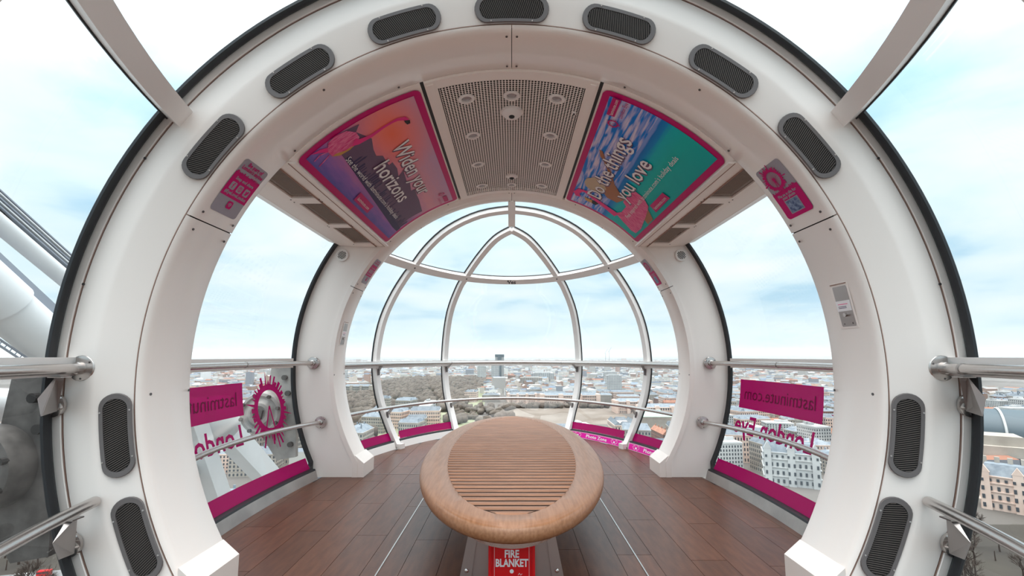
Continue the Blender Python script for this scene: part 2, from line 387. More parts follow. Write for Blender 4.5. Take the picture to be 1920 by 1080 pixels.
def build_arch(name, m):
    """m(y) maps near-arch y (camera-side face at 2.04) to the world"""
    web = [(1.745, 2.425), (1.726, 2.112), (1.735, 2.106), (1.80, 2.080), (R_at(.40), 2.048), (R_at(.46), 2.043), (R_at(.79), 2.043), (R_at(.81), 2.050), (R_at(.83), 2.040), (2.045, 2.036), (2.048, 2.06), (shell_r(2.43) - 0.006, 2.425)]
    # the wide face of the far arch looks at the camera, so both faces of the web are finished alike
    root = empty(name, (0, m(2.25), 0), kind='structure')
    mb = MB()
    for s in (-1, 1):
        arch_sweep(mb, [(R, m(y)) for R, y in web], s * 0.001, s * 128, closed=True, foot=True)
    mb.build('arch_frame', M['shell'], root, smooth=28)
    # soffit liner panels: bullnose on the dome side
    pan = [(1.745, 2.436), (1.704, 2.436), (1.700, 2.430), (1.700, 2.165), (1.701, 2.145), (1.705, 2.128), (1.712, 2.117), (1.722, 2.110), (1.724, 2.115), (1.745, 2.3)]
    for s in (-1, 1):
        for a, b, ft in ((0.06, 64.3, False), (64.5, 128, True)):
            pb = MB(); arch_sweep(pb, [(R, m(y)) for R, y in pan], s * a, s * b, closed=True, foot=ft, step=1.6)
            pb.build('soffit_panel', M['soffit'], root, smooth=40)
        # dark joint behind the gaps
        jb = MB(); arch_sweep(jb, [(1.712, m(2.14)), (1.712, m(2.433)), (1.743, m(2.433)), (1.743, m(2.14))], s * 63.6, s * 65.2, closed=True, step=0.5)
        jb.build('joint_backing', M['dark'], root)
        gb = MB(); arch_sweep(gb, [(shell_r(1.976) - .006, m(1.976)), (shell_r(1.99) - .008, m(1.995)), (2.022, m(2.034)), (2.05, m(2.034)), (shell_r(1.976) + .008, m(1.976))], s * 0.001, s * 121, closed=True, foot=True)
        gb.build('rubber_gasket', M['black'], root)
        g2 = MB(); arch_sweep(g2, [(R_at(.803), m(2.0425)), (R_at(.816), m(2.0425)), (R_at(.81), m(2.049))], s * 0.001, s * 122, closed=True, foot=True)
        g2.build('panel_groove', M['groove'], root)
        rs = shell_r(2.43)
        g3 = MB(); arch_sweep(g3, [(rs - 0.014, m(2.42)), (rs - 0.012, m(2.478)), (rs + 0.008, m(2.478)), (rs + 0.008, m(2.42))], s * 0.001, s * 121, closed=True, foot=True)
        g3.build('rubber_gasket', M['black'], root)
        # thin dark line where liner meets web
        g4 = MB(); arch_sweep(g4, [(1.7235, m(2.1085)), (1.7275, m(2.1085)), (1.7255, m(2.114))], s * 0.001, s * 128, closed=True, foot=True)
        g4.build('liner_joint', M['groove'], root)
    jb = MB(); arch_sweep(jb, [(1.712, m(2.14)), (1.712, m(2.433)), (1.743, m(2.433)), (1.743, m(2.14))], -0.6, 0.6, closed=True, step=0.3)
    jb.build('joint_backing', M['dark'], root)
    # screws
    sm = MB(); sm.cyl((0, 0, 0), (0, 0, 1), 0.0062, 0.004, 8)
    first = None
    spots = []
    for s in (-1, 1):
        spots += [(s * 0.9, 2.165), (s * 0.9, 2.405), (s * 22, 2.41), (s * 34, 2.165), (s * 45, 2.41), (s * 62.9, 2.165), (s * 62.9, 2.405), (s * 66.2, 2.165), (s * 66.2, 2.405), (s * 93.6, 2.17), (s * 93.6, 2.425)]
    for ph, y in spots:
        if first is None:
            first = sm.build('screw', M['screw'], None); o = first; o.parent = root
        else:
            o = first.copy(); COL.objects.link(o); o.parent = root
        p = cylp(m(y), ph, RI, 0.0012)
        o.location = p - root.location
        o.rotation_euler = (0, rad(ph), 0)
    for s in (-1, 1):     # face screws in the outer trim and at the foot
        for ph in (78.5 if m(0) < 1 else 80, 60):
            o = first.copy(); COL.objects.link(o); o.parent = root
            o.location = cylp(m(2.0345), s * ph, R_at(.78)) - root.location; o.rotation_euler = (pi / 2, 0, 0)
        for y in (2.18, 2.36):
            o = first.copy(); COL.objects.link(o); o.parent = root
            xf = RI * sin(math.acos((PH_END - ZC) / RI))
            o.location = Vector((s * (xf - 0.002), m(y), 0.06)) - root.location; o.rotation_euler = (0, pi / 2, 0)
    return root
near_arch = build_arch('wall_near', lambda y: y)
far_arch = build_arch('wall_far', mir)
# foot covers: the small boxed plinths under each liner panel
for root, m in ((near_arch, lambda y: y), (far_arch, mir)):
    xf = RI * sin(math.acos((PH_END - ZC) / RI))
    for s in (-1, 1):
        mb = MB(); x_in = xf - 0.055; x_out = xf + 0.03
        a, b = m(2.116), m(2.432)
        mb.prism([(s * x_in, a, 0.0), (s * x_out, a, 0.0), (s * x_out, a, PH_END + 0.055), (s * x_in, a, PH_END - 0.015)], (0, b - a, 0))
        mb.build('foot_cover', M['soffit'], root, smooth=0)

# ---- side glass, crown glass and dome panes
def pane(fa, fb, nu=14, nv=10, parent=None):
    mb = MB()
    mb.grid(lambda u, v: on_shell(fa(u).lerp(fb(u), v)), nu, nv)
    return mb.build('pane', M['glass'], parent, smooth=180, fix=False)
win_n = [0]
def window():
    win_n[0] += 1
    return empty('window_%d' % win_n[0], (0, Y0, 0), kind='structure')
STRIP_PH = 54.0      # glass between the arches starts under the ceiling strip
for s in (-1, 1):
    w = window()
    f = lambda ph: (lambda y: Vector((s * shell_r(y) * sin(rad(ph)), y, ZC + shell_r(y) * cos(rad(ph)))))
    mb = MB()
    mb.grid(lambda u, v: f(STRIP_PH + (118.5 - STRIP_PH) * v)(2.40 + 2.02 * u), 10, 20)
    mb.build('pane', M['glass'], w, smooth=180, fix=False)
# rib curves on the far dome, (x, y, z) read off and laid on the shell
OUT = [(1.50, 5.60, -0.01), (1.56, 5.68, .30), (1.65, 5.74, .64), (1.705, 5.745, 1.04), (1.65, 5.744, 1.51), (1.52, 5.731, 1.85), (1.337, 5.70, 2.15), (1.25, 5.686, 2.25), (1.057, 5.60, 2.49), (.78, 5.49, 2.695), (.386, 5.40, 2.846), (0.0, 5.36, 2.89)]
OUT[0] = (1.385, 5.70, 0.0); OUT[1] = (1.53, 5.74, .30)
INN = [(.80, 6.64, 0.0), (.88, 6.74, .30), (.975, 6.85, .60), (1.02, 6.925, 1.10), (.935, 6.763, 1.736), (.773, 6.554, 2.107), (.671, 6.454, 2.247), (.44, 6.192, 2.501), (.209, 5.918, 2.679), (0.0, 5.757, 2.756)]
def catmull(P, t):
    n = len(P) - 1; f = min(max(t * n, 0), n - 1e-9); i = int(f); u = f - i
    p = [Vector(P[min(max(j, 0), n)]) for j in (i - 1, i, i + 1, i + 2)]
    return 0.5 * ((2 * p[1]) + (p[2] - p[0]) * u + (2 * p[0] - 5 * p[1] + 4 * p[2] - p[3]) * u * u + (3 * p[1] - p[0] - 3 * p[2] + p[3]) * u ** 3)
def by_z(P, zz):
    lo, hi = 0.0, 1.0
    for _ in range(30):
        mid = (lo + hi) / 2
        if catmull(P, mid).z < zz: lo = mid
        else: hi = mid
    return catmull(P, lo)
ZB = 2.235                                          # height of the horizontal band
def ring_pt(z, s, y=4.74):
    return Vector((s * half_w(y, z), y, z))
def dome(mapy, wname):
    w = window()
    fl = lambda v: Vector((v.x, mapy(v.y), v.z))
    def side(P, s): return lambda z: on_shell(Vector((s * by_z(P, z).x, by_z(P, z).y, z)))
    edges = [lambda z: ring_pt(z, -1), side(OUT, -1), side(INN, -1), side(INN, 1), side(OUT, 1), lambda z: ring_pt(z, 1)]
    for a, b in zip(edges[:-1], edges[1:]):
        mb = MB()
        def fn(u, v, a=a, b=b):
            z = 0.03 + (ZB - 0.03) * u
            pa, pb = a(z), b(z)
            q = pa.lerp(pb, v); d = Vector((q.x, q.y - Y0, 0)); R2 = 1 - (z - ZC) ** 2 / A2
            k = sqrt(max(R2, 1e-6) / (d.x ** 2 / A2 + d.y ** 2 / B2)); return fl(Vector((d.x * k, Y0 + d.y * k, z)))
        mb.grid(fn, 14, 10); mb.build('pane', M['glass'], w, smooth=180, fix=False)
    # upper panes, ruled between the rib curves
    zt = lambda P, t: on_shell(catmull(P, t))
    tO = next(i for i in range(1000) if catmull(OUT, i / 1000).z >= ZB) / 1000
    tI = next(i for i in range(1000) if catmull(INN, i / 1000).z >= ZB) / 1000
    ph0 = math.degrees(math.acos((ZB - ZC) / shell_r(4.74)))
    def ringA(s): return lambda u: Vector((s * shell_r(4.74) * sin(rad(ph0 * (1 - u))), 4.74, ZC + shell_r(4.74) * cos(rad(ph0 * (1 - u)))))
    def ribO(s): return lambda u: (lambda c: Vector((s * c.x, c.y, c.z)))(zt(OUT, tO + (1 - tO) * u))
    def ribI(s): return lambda u: (lambda c: Vector((s * c.x, c.y, c.z)))(zt(INN, tI + (1 - tI) * u))
    for a, b in ((ringA(-1), ribO(-1)), (ribO(-1), ribI(-1)), (ribI(-1), ribI(1)), (ribI(1), ribO(1)), (ribO(1), ringA(1))):
        mb = MB(); mb.grid(lambda u, v: fl(on_shell(a(u).lerp(b(u), v))), 14, 8)
        mb.build('pane', M['glass'], w, smooth=180, fix=False)
    return w
dome(lambda y: y, 'far'); dome(mir, 'near')

def rib_sweep(mb, pts, w, d, out=0.0):
    """rectangular bar on the inside of the shell along pts"""
    n = len(pts); vs_ = []
    for i, p in enumerate(pts):
        T = (pts[min(i + 1, n - 1)] - pts[max(i - 1, 0)]).normalized(); Nn = shell_n(p); S = T.cross(Nn).normalized()
        for a, b in ((-.5, out), (.5, out), (.5, -d), (-.5, -d)): vs_.append(p + S * w * a + Nn * b)
    fs_ = [(i * 4 + j, i * 4 + (j + 1) % 4, (i + 1) * 4 + (j + 1) % 4, (i + 1) * 4 + j) for i in range(n - 1) for j in range(4)] + [(3, 2, 1, 0), (n * 4 - 4, n * 4 - 3, n * 4 - 2, n * 4 - 1)]
    return mb.add(vs_, fs_)
trim_n = [0]
def frame(mapy, near):
    trim_n[0] += 1
    root = empty('trim_%d' % trim_n[0], (0, mapy(5.0), 0), kind='structure')
    fl = lambda v: Vector((v.x, mapy(v.y), v.z))
    for P in (OUT, INN):
        for s in (-1, 1):
            pts = [fl(on_shell(Vector((s * q.x, q.y, q.z)))) for q in [catmull(P, i / 44) for i in range(45)]]
            pts[0] = Vector((pts[0].x, pts[0].y, 0.0))
            rib_sweep(MB(), pts, 0.078, 0.062).build('rib', M['white'], root, smooth=30)
            rib_sweep(MB(), pts, 0.100, 0.008, 0.004).build('glazing_seal', M['black'], root, smooth=30)
            mb = MB()                                   # clip plate at the foot of each rib
            p = pts[0].lerp(pts[1], 0.6); nn = shell_n(p); nn.z = 0; nn.normalize(); tt = Vector((-nn.y, nn.x, 0))
            R = Matrix((tt, -nn, Vector((0, 0, 1)))).transposed()
            mb.box(Vector((pts[0].x, pts[0].y, 0.03)) - nn * 0.06, (0.085, 0.05, 0.06), R)
            mb.build('foot_plate', M['white'], root, smooth=0)
    sp = [fl(on_shell(Vector((0, y, 2.9)))) for y in [4.70 + 1.075 * i / 14 for i in range(15)]]
    rib_sweep(MB(), sp, 0.085, 0.075).build('crown_bar', M['white'], root, smooth=30)
    # horizontal band: a flat bar lying on the shell
    ZH = 2.28; R2 = 1 - (ZH - ZC) ** 2 / A2; ax, by = sqrt(A2 * R2), sqrt(B2 * R2)
    b0 = math.asin((4.74 - Y0) / by); n = 60
    bp = [Vector((ax * cos(t), mapy(Y0 + by * sin(t)), ZH)) for t in [b0 + (pi - 2 * b0) * i / n for i in range(n + 1)]]
    rib_sweep(MB(), bp, 0.094, 0.075).build('band', M['white'], root, smooth=30)
    rib_sweep(MB(), bp, 0.108, 0.008, 0.004).build('glazing_seal', M['black'], root, smooth=30)
    if not near:
        tb = MB(); c0 = Vector((0, Y0 + by, ZH)); nn = shell_n(c0); tg = Vector((1, 0, 0)).cross(nn) * -1
        if tg.z < 0: tg = -tg
        flat_text(tb, 'West', 0.085, lambda a, b: c0 - nn * 0.0765 + Vector((a - 0.005, 0, 0)) + tg * (b * 1.2 - .036), 'CENTER', 0.002)
        t = tb.build('lettering', M['text_dark'], root, smooth=0, fix=False); t['label'] = 'small black word West on the band'
        for x in (-0.68, 0.68, -1.28, 1.28):
            q = Vector((x, Y0 + by * sqrt(1 - (x / ax) ** 2), ZH)); MB().cyl(q - shell_n(q) * .076, shell_n(q), 0.010, 0.010, 10).build('bolt', M['screw'], root)
    # transom bar behind the handrail
    mb = MB(); a2, b2 = sqrt(4.40), sqrt(16.1); z0 = 1.080 if near else 1.018
    b0 = math.asin((4.74 - Y0) / b2); n = 60; vs_ = []
    for i in range(n + 1):
        t = b0 + (pi - 2 * b0) * i / n; d = Vector((cos(t) / a2, sin(t) / b2, 0)).normalized()
        for o_, z_ in ((0.035, 0.035), (0.035, -0.045), (-0.03, -0.045), (-0.03, 0.035)):
            vs_.append((a2 * cos(t) + d.x * o_, mapy(Y0 + b2 * sin(t) + d.y * o_), z0 + z_))
    mb.add(vs_, [(i * 4 + j, i * 4 + (j + 1) % 4, (i + 1) * 4 + (j + 1) % 4, (i + 1) * 4 + j) for i in range(n) for j in range(4)] + [(0, 1, 2, 3), (n * 4 + 3, n * 4 + 2, n * 4 + 1, n * 4)])
    mb.build('transom', M['white'], root, smooth=30)
frame(lambda y: y, False); frame(mir, True)
# side window transoms
for s in (-1, 1):
    trim_n[0] += 1
    mb = MB(); vs_ = []; n = 20
    for i in range(n + 1):
        y = 2.46 + (4.28 - 2.46) * i / n; x = half_w(y, 1.045) - 0.012
        for o_, z_ in ((0, 0.04), (0, -0.045), (-0.045, -0.045), (-0.045, 0.04)): vs_.append((s * (x + o_), y, 1.06 + z_))
    mb.add(vs_, [(i * 4 + j, i * 4 + (j + 1) % 4, (i + 1) * 4 + (j + 1) % 4, (i + 1) * 4 + j) for i in range(n) for j in range(4)] + [(0, 1, 2, 3), (n * 4 + 3, n * 4 + 2, n * 4 + 1, n * 4)])
    tag(mb.build('trim_%d' % trim_n[0], M['soffit'], smooth=30), kind='structure')

# ---- skirting
def skirting(name, x0y0, m, sills=True):
    """x0y0: list of (x, y) along the glass foot; low upright board with a sloping top and a black bead"""
    root = empty(name, (x0y0[len(x0y0) // 2][0], x0y0[len(x0y0) // 2][1], 0), kind='structure')
    def run(prof, nm, mt):
        mb = MB(); n = len(x0y0); k = len(prof); vs_ = []
        for i, (x, y) in enumerate(x0y0):
            a = x0y0[max(i - 1, 0)]; b = x0y0[min(i + 1, n - 1)]
            t = Vector((b[0] - a[0], b[1] - a[1], 0)).normalized(); nn = Vector((x, (y - Y0) * .28, 0)).normalized()
            nn = (nn - t * nn.dot(t)).normalized()
            for o_, z_ in prof: vs_.append((x + nn.x * o_, y + nn.y * o_, z_))
        mb.add(vs_, [(i * k + j, i * k + (j + 1) % k, (i + 1) * k + (j + 1) % k, (i + 1) * k + j) for i in range(n - 1) for j in range(k)] + [tuple(range(k)), tuple(range(n * k - 1, n * k - k - 1, -1))])
        return mb.build(nm, mt, root, smooth=30)
    run([(-0.035, 0.0), (-0.012, 0.078), (0.035, 0.080), (0.0, 0.0)], 'board', m)
    run([(-0.008, 0.078), (-0.002, 0.092), (0.045, 0.094), (0.04, 0.078)], 'bead', M['black'])
    return root
for s, nm in ((-1, 'baseboard_left'), (1, 'baseboard_right')):
    skirting(nm, [(s * half_w(2.44 + i * 1.88 / 14), 2.44 + i * 1.88 / 14) for i in range(15)], M['sill'])
bx, by_ = sqrt(A2 - ZC ** 2), tip
def foot_run(t0, t1, n=12): return [(bx * cos(t0 + (t1 - t0) * i / n), Y0 + by_ * sin(t0 + (t1 - t0) * i / n)) for i in range(n + 1)]
def ang(x, y): return math.atan2((y - Y0) / by_, x / bx)
tl = [ang(half_w(4.78), 4.78), ang(1.385, 5.70), ang(0.80, 6.64), pi - ang(0.80, 6.64), pi - ang(1.385, 5.70), pi - ang(half_w(4.78), 4.78)]
for i in range(5):
    g = 0.02
    skirting('baseboard_%s' % ['far_right', 'far_right_inner', 'far', 'far_left_inner', 'far_left'][i], foot_run(tl[i] + g * (i > 0), tl[i + 1] - g * (i < 4)), M['white'])
sk = [(x, mir(y)) for x, y in foot_run(tl[0], tl[5], 50)]
skirting('baseboard_near', sk, M['white'])

# ---- decals on the glass: magenta stripe, sign, lettering
def gx(y, z, s, k=0.994): return Vector((s * sqrt(max(0, A2 * (1 - (y - Y0) ** 2 / B2) - (z - ZC) ** 2)) * k, y, z))
for s, sd in ((-1, 'left'), (1, 'right')):
    mb = MB(); mb.grid(lambda u, v: gx(2.44 + 1.87 * u, 0.092 + 0.098 * v, s), 16, 3)
    tag(mb.build('window_stripe', M['vinyl'], smooth=180, fix=False), 'magenta vinyl stripe along the foot of the %s side window' % sd, 'sticker', 'magenta window stripes')
for i in (0, 1, 3, 4):
    P_ = foot_run(tl[i] + .028 * (i > 0), tl[i + 1] - .028 * (i < 4))
    mb = MB()
    def fn(u, v):
        a = P_[min(int(u * 12), 11)]; b = P_[min(int(u * 12) + 1, 12)]; q = u * 12 - min(int(u * 12), 11)
        z = 0.094 + 0.085 * v; x = a[0] + (b[0] - a[0]) * q; y = a[1] + (b[1] - a[1]) * q
        k = sqrt((1 - (z - ZC) ** 2 / A2) / (x * x / A2 + (y - Y0) ** 2 / B2)) * 0.994
        return Vector((x * k, Y0 + (y - Y0) * k, z))
    mb.grid(fn, 12, 2)
    tag(mb.build('window_stripe', M['vinyl'], smooth=180, fix=False), ['magenta stripe at the foot of the dome pane beside the right far arch', 'magenta stripe above the Photo Zone sign right of the bench', '', 'magenta stripe at the foot of the dome pane left of the bench end', 'magenta stripe at the foot of the dome pane beside the left far arch'][i], 'sticker', 'magenta window stripes')

def eye_logo(mb, fn, r, seed=3, legs=True):
    """ring with a skyline round its outside and two A-shaped legs"""
    rd = random.Random(seed); n = 48; vs_ = []
    for i in range(n):
        a = 2 * pi * i / n
        vs_ += [fn(r * .76 * cos(a), r * .76 * sin(a)), fn(r * cos(a), r * sin(a))]
    mb.add(vs_, [(2 * i, 2 * i + 1, 2 * ((i + 1) % n) + 1, 2 * ((i + 1) % n)) for i in range(n)])
    for i in range(38):
        a = 2 * pi * (i + rd.random() * .6) / 38; w = r * rd.uniform(.03, .085); h = r * rd.choice([.14, .2, .28, .36, .5])
        if i % 3 == 0: w, h = r * .085, r * .16
        sharp = rd.random() < .45
        c, s_ = cos(a), sin(a)
        q = [(r * .97, -w), (r * .97, w), (r + h, w * (.15 if sharp else 1)), (r + h, -w * (.15 if sharp else 1))]
        mb.add([fn(x * c - y * s_, x * s_ + y * c) for x, y in q], [(0, 1, 2, 3)])
    if legs:
        for pts, w in (([(0.0, .12 * r), (-.22 * r, -1.55 * r)], .075 * r), ([(0.0, .12 * r), (.40 * r, -.75 * r)], .075 * r), ([(.50 * r, -1.02 * r), (.74 * r, -1.42 * r)], .08 * r), ([(-.02 * r, -1.0 * r), (.10 * r, -1.38 * r)], .10 * r)):
            v, f = poly_strip(pts, w); mb.add([fn(*p) for p in v], f)
    return mb
for s, sd in ((-1, 'left'), (1, 'right')):
    # read from outside, so mirrored in here: text runs to far on the right side and to near on the left
    dirn = 1 if s > 0 else -1
    ystart = 3.135 if s > 0 else 3.63
    W = 1.06
    root = empty('window_sign', (s * 2.08, ystart + dirn * W / 2, 0.66))
    tag(root, 'magenta sign panel with mirrored lettering on the %s side window' % sd, 'sign', 'magenta signs on the side windows')
    mb = MB(); mb.grid(lambda u, v: gx(ystart + dirn * W * u, 0.662 + 0.25 * v, s, 0.9935), 14, 6); mb.build('panel', M['vinyl'], root, smooth=180, fix=False)
    mb = MB(); tw = text_width('lastminute.com', 0.15)
    flat_text(mb, 'lastminute.com', 0.15, lambda a, b: gx(ystart + dirn * (0.07 + a * (W - 0.14) / tw), 0.742 + b, s, 0.9925)); mb.build('lettering', M['vinyldark'], root, smooth=0, fix=False)
    mb = MB(); tw = text_width('London Eye', 0.19)
    flat_text(mb, 'London Eye', 0.2, lambda a, b: gx(ystart + dirn * (0.05 + a * 0.97 / tw), 0.452 + b * 1.05, s, 0.993), bold=0.004); mb.build('lettering', M['vinyl'], root, smooth=0, fix=False)
    mb = MB(); yc = 3.975 if s < 0 else 2.74
    eye_logo(mb, lambda a, b: gx(yc + dirn * a * 1.0, 0.672 + b, s, 0.993), 0.21); mb.build('ring_emblem', M['vinyl'], root, smooth=0, fix=False)

# ---- Photo Zone signs on the skirting, right of the bench
def photo_zone(i, label):
    P_ = foot_run(tl[i] + .024 * (i > 0), tl[i + 1] - .024 * (i < 4), 24); P_.reverse()
    L = [0.0]
    for a, b in zip(P_[:-1], P_[1:]): L.append(L[-1] + math.hypot(b[0] - a[0], b[1] - a[1]))
    tot = L[-1]
    def fn(d, h, lift=0.0):
        d = min(max(d, 0), tot - 1e-6); j = max(q for q in range(24) if L[q] <= d); f = (d - L[j]) / (L[j + 1] - L[j])
        x = P_[j][0] + (P_[j + 1][0] - P_[j][0]) * f; y = P_[j][1] + (P_[j + 1][1] - P_[j][1]) * f
        nn = Vector((x / bx ** 2, (y - Y0) / by_ ** 2, 0)).normalized()
        o_ = -0.035 + (h / 0.078) * 0.023 - 0.002 - lift
        return Vector((x + nn.x * o_, y + nn.y * o_, h))
    root = empty('photo_zone_sign', fn(tot / 2, 0)); tag(root, label, 'sign', 'photo zone signs')
    mb = MB(); mb.grid(lambda u, v: fn(tot * u, 0.002 + 0.076 * v), 24, 1); mb.build('panel', M['magbright'], root, smooth=180, fix=False)
    mb = MB()
    for h in (0.005, 0.073): mb.grid(lambda u, v: fn(tot * (.01 + .98 * u), h - .0012 + .0024 * v, .001), 24, 1)
    nt_ = 1 if tot < 1.3 else 2
    for q in range(nt_):
        c = tot * (q + .5) / nt_
        tw = text_width('Photo Zone', 0.055)
        flat_text(mb, 'Photo Zone', 0.055, lambda a, b: fn(c - tw * .72 + a * 1.45, 0.022 + b, .001), bold=0.001)
    for c in (0.14, tot - 0.14):
        for k in range(2):                              # heart drawn by two hands, camera in the middle
            a0 = 1 if k else -1
            v, f = poly_strip([(a0 * 0.015, .012), (a0 * .045, .025), (a0 * .06, .045), (a0 * .045, .062), (a0 * .02, .055)], 0.004)
            mb.add([fn(c + p[0], p[1] + .002, .001) for p in v], f)
        v, f = poly_strip([(-.016, .036), (.016, .036)], 0.02); mb.add([fn(c + p[0], p[1], .001) for p in v], f)
    mb.build('lettering', M['print_white'], root, smooth=0, fix=False)
photo_zone(1, 'bright pink Photo Zone sign on the skirting between the two right dome ribs')
photo_zone(0, 'bright pink Photo Zone sign on the skirting beside the right far arch')

# ---- ceiling between the arches
ceil_ = empty('ceiling', (0, Y0, ZC + RI), kind='structure')
YA, YB = 2.437, 4.383
def sheet(R, p0, p1, y0=YA, y1=YB, th=0.02, n=12, name='ceiling_panel', m=None, parent=None):
    mb = MB(); nn = n; rows = []
    for i in range(nn + 1):
        ph = p0 + (p1 - p0) * i / nn
        rows.append([cylp(y0, ph, R), cylp(y1, ph, R), cylp(y1, ph, R + th), cylp(y0, ph, R + th)])
    mb.add([v for r in rows for v in r], [(i * 4 + j, i * 4 + (j + 1) % 4, (i + 1) * 4 + (j + 1) % 4, (i + 1) * 4 + j) for i in range(nn) for j in range(4)] + [(0, 1, 2, 3), (nn * 4 + 3, nn * 4 + 2, nn * 4 + 1, nn * 4)])
    return mb.build(name, m or M['ceil'], parent or ceil_, smooth=30)
sheet(1.745, -44, 44, YA - .01, YB + .01, 0.05, 30, 'ceiling_shell', M['dark'])
# centre frame: two long rails, two short rails around the perforated sheet
sheet(1.690, -17.3, -14.9, th=0.03, n=4, name='frame_rail'); sheet(1.690, 14.9, 17.3, th=0.03, n=4, name='frame_rail')
sheet(1.690, -14.9, 14.9, YA, 2.515, 0.03, 10, 'frame_rail'); sheet(1.690, -14.9, 14.9, 4.315, YB, 0.03, 10, 'frame_rail')
for s in (-1, 1):
    sheet(1.684, min(s * 15.6, s * 16.9), max(s * 15.6, s * 16.9), 2.46, 4.36, 0.006, 3, 'raised_moulding')
    sheet(1.699, min(s * 18.0, s * 47.0), max(s * 18.0, s * 47.0), n=14, name='poster_backing_panel')
    sheet(1.720, min(s * 17.2, s * 18.1), max(s * 17.2, s * 18.1), n=2, th=0.01, name='gap_strip', m=M['black'])
def perforated(nu, nv, fn, hole=0.62, name='perforated_sheet', m=None, parent=None, skip=None):
    """real holes: each cell is a square with an octagonal opening"""
    mb = MB(); V = mb.v; F = mb.f; idx = {}
    def corner(i, j):
        if (i, j) not in idx: idx[(i, j)] = len(V); V.append(tuple(fn(i / nu, j / nv)))
        return idx[(i, j)]
    for i in range(nu):
        for j in range(nv):
            c = [corner(i, j), corner(i + 1, j), corner(i + 1, j + 1), corner(i, j + 1)]
            if skip and skip((i + .5) / nu, (j + .5) / nv): F.append(tuple(c)); continue
            b = len(V)
            for k in range(8):
                a = pi / 4 * k + pi / 8
                V.append(tuple(fn((i + .5 + hole / 2 * cos(a + pi)) / nu, (j + .5 + hole / 2 * sin(a + pi)) / nv)))
            # octagon verts start near corner 0 (angles 202.5 ... )
            for q in range(4):
                o0 = b + (2 * q) % 8; o1 = b + (2 * q + 1) % 8; o2 = b + (2 * q + 2) % 8
                F.append((c[q], o1, o0)); F.append((c[q], c[(q + 1) % 4], o2, o1))
    o = mb.build(name, m or M['ceil'], parent or ceil_, smooth=180, fix=False); o['kind'] = 'stuff'
    return o
perforated(94, 46, lambda u, v: cylp(2.52 + 1.79 * u, -14.7 + 29.4 * v, 1.692), 0.79)
sheet(1.735, -15, 15, 2.5, 4.33, 0.004, 8, 'plenum_back', M['dark'])

# flat soffit strips with mesh screens between posters and glass
ZS = 2.19
for s in (-1, 1):
    def sx(x): return s * x
    def plate(x0, x1, y0, y1, z, th, name, m=M['ceil']):
        return MB().box((s * (x0 + x1) / 2, (y0 + y1) / 2, z + th / 2), (abs(x1 - x0), y1 - y0, th)).build(name, m, ceil_, smooth=0)
    plate(1.247, 1.36 - 0.02, YA + .004, YB - .004, ZS + .004, 0.02, 'soffit_strip')
    plate(1.50, 1.545, YA, YB, ZS, 0.02, 'soffit_strip')
    # sloping fascia out to the glass
    mb = MB(); mb.prism([(s * 1.545, YA, ZS), (s * 1.545, YA, ZS + .02), (s * 1.73, YA, ZS + .09), (s * 1.73, YA, ZS + .035), (s * 1.69, YA, ZS + .01)], (0, YB - YA, 0))
    mb.build('fascia', M['ceil'], ceil_, smooth=20)
    mb = MB(); mb.prism([(s * 1.71, YA, ZS + .02), (s * 1.71, YA, ZS + .07), (s * 1.79, YA, ZS + .09), (s * 1.80, YA, ZS + .05)], (0, YB - YA, 0)); mb.build('fascia_lip', M['ceil'], ceil_, smooth=20)
    # closing plate between the poster panel edge and the strip
    mb = MB(); mb.prism([(s * 1.212, YA + .003, ZS), (s * 1.246, YA + .003, ZS), (s * 1.246, YA + .003, ZS + .012), (s * 1.212, YA + .003, ZS + .012)], (0, YB - YA - .006, 0)); mb.build('edge_rail', M['ceil'], ceil_, smooth=0)
    ycuts = [(2.50, 3.00), (3.11, 3.63), (3.72, 4.25)]
    prev = YA
    for y0, y1 in ycuts + [(YB, YB)]:
        if y0 > prev: plate(1.34, 1.50, prev, y0, ZS, 0.02, 'cross_bar')
        prev = y1
    for y0, y1 in ycuts:
        perforated(int((y1 - y0) / 0.0092), 16, lambda u, v: Vector((s * (1.345 + .155 * v), y0 + (y1 - y0) * u, ZS + .012)), 0.62, 'mesh_screen', M['meshbrown'])
        plate(1.34, 1.50, y0, y1, ZS + .03, 0.004, 'screen_back', M['dark'])
        for yy in (y0 - .03, y1 + .03):
            for xx in (1.325, 1.52):
                MB().cyl((s * xx, yy, ZS - .0005 + (.004 if xx < 1.4 else 0)), (0, 0, 1), 0.005, 0.004, 8).build('screw', M['screw'], ceil_)
    MB().box((s * 1.333, (YA + YB) / 2, ZS + .001), (0.005, YB - YA, .01)).build('shadow_gap', M['groove'], ceil_, smooth=0)
    MB().box((s * 1.248, (YA + YB) / 2, ZS - .0005), (0.003, YB - YA, .004)).build('shadow_gap', M['groove'], ceil_, smooth=0)
# outer roof skin over the ceiling
mb = MB(); mb.grid(lambda u, v: Vector((shell_r(2.0 + 2.8 * u) * 1.003 * sin(rad(-54 + 108 * v)), 2.06 + 2.7 * u, ZC + shell_r(2.06 + 2.7 * u) * 1.003 * cos(rad(-54 + 108 * v)))), 10, 24)
mb.build('roof_skin', M['white'], ceil_, smooth=180, fix=False)

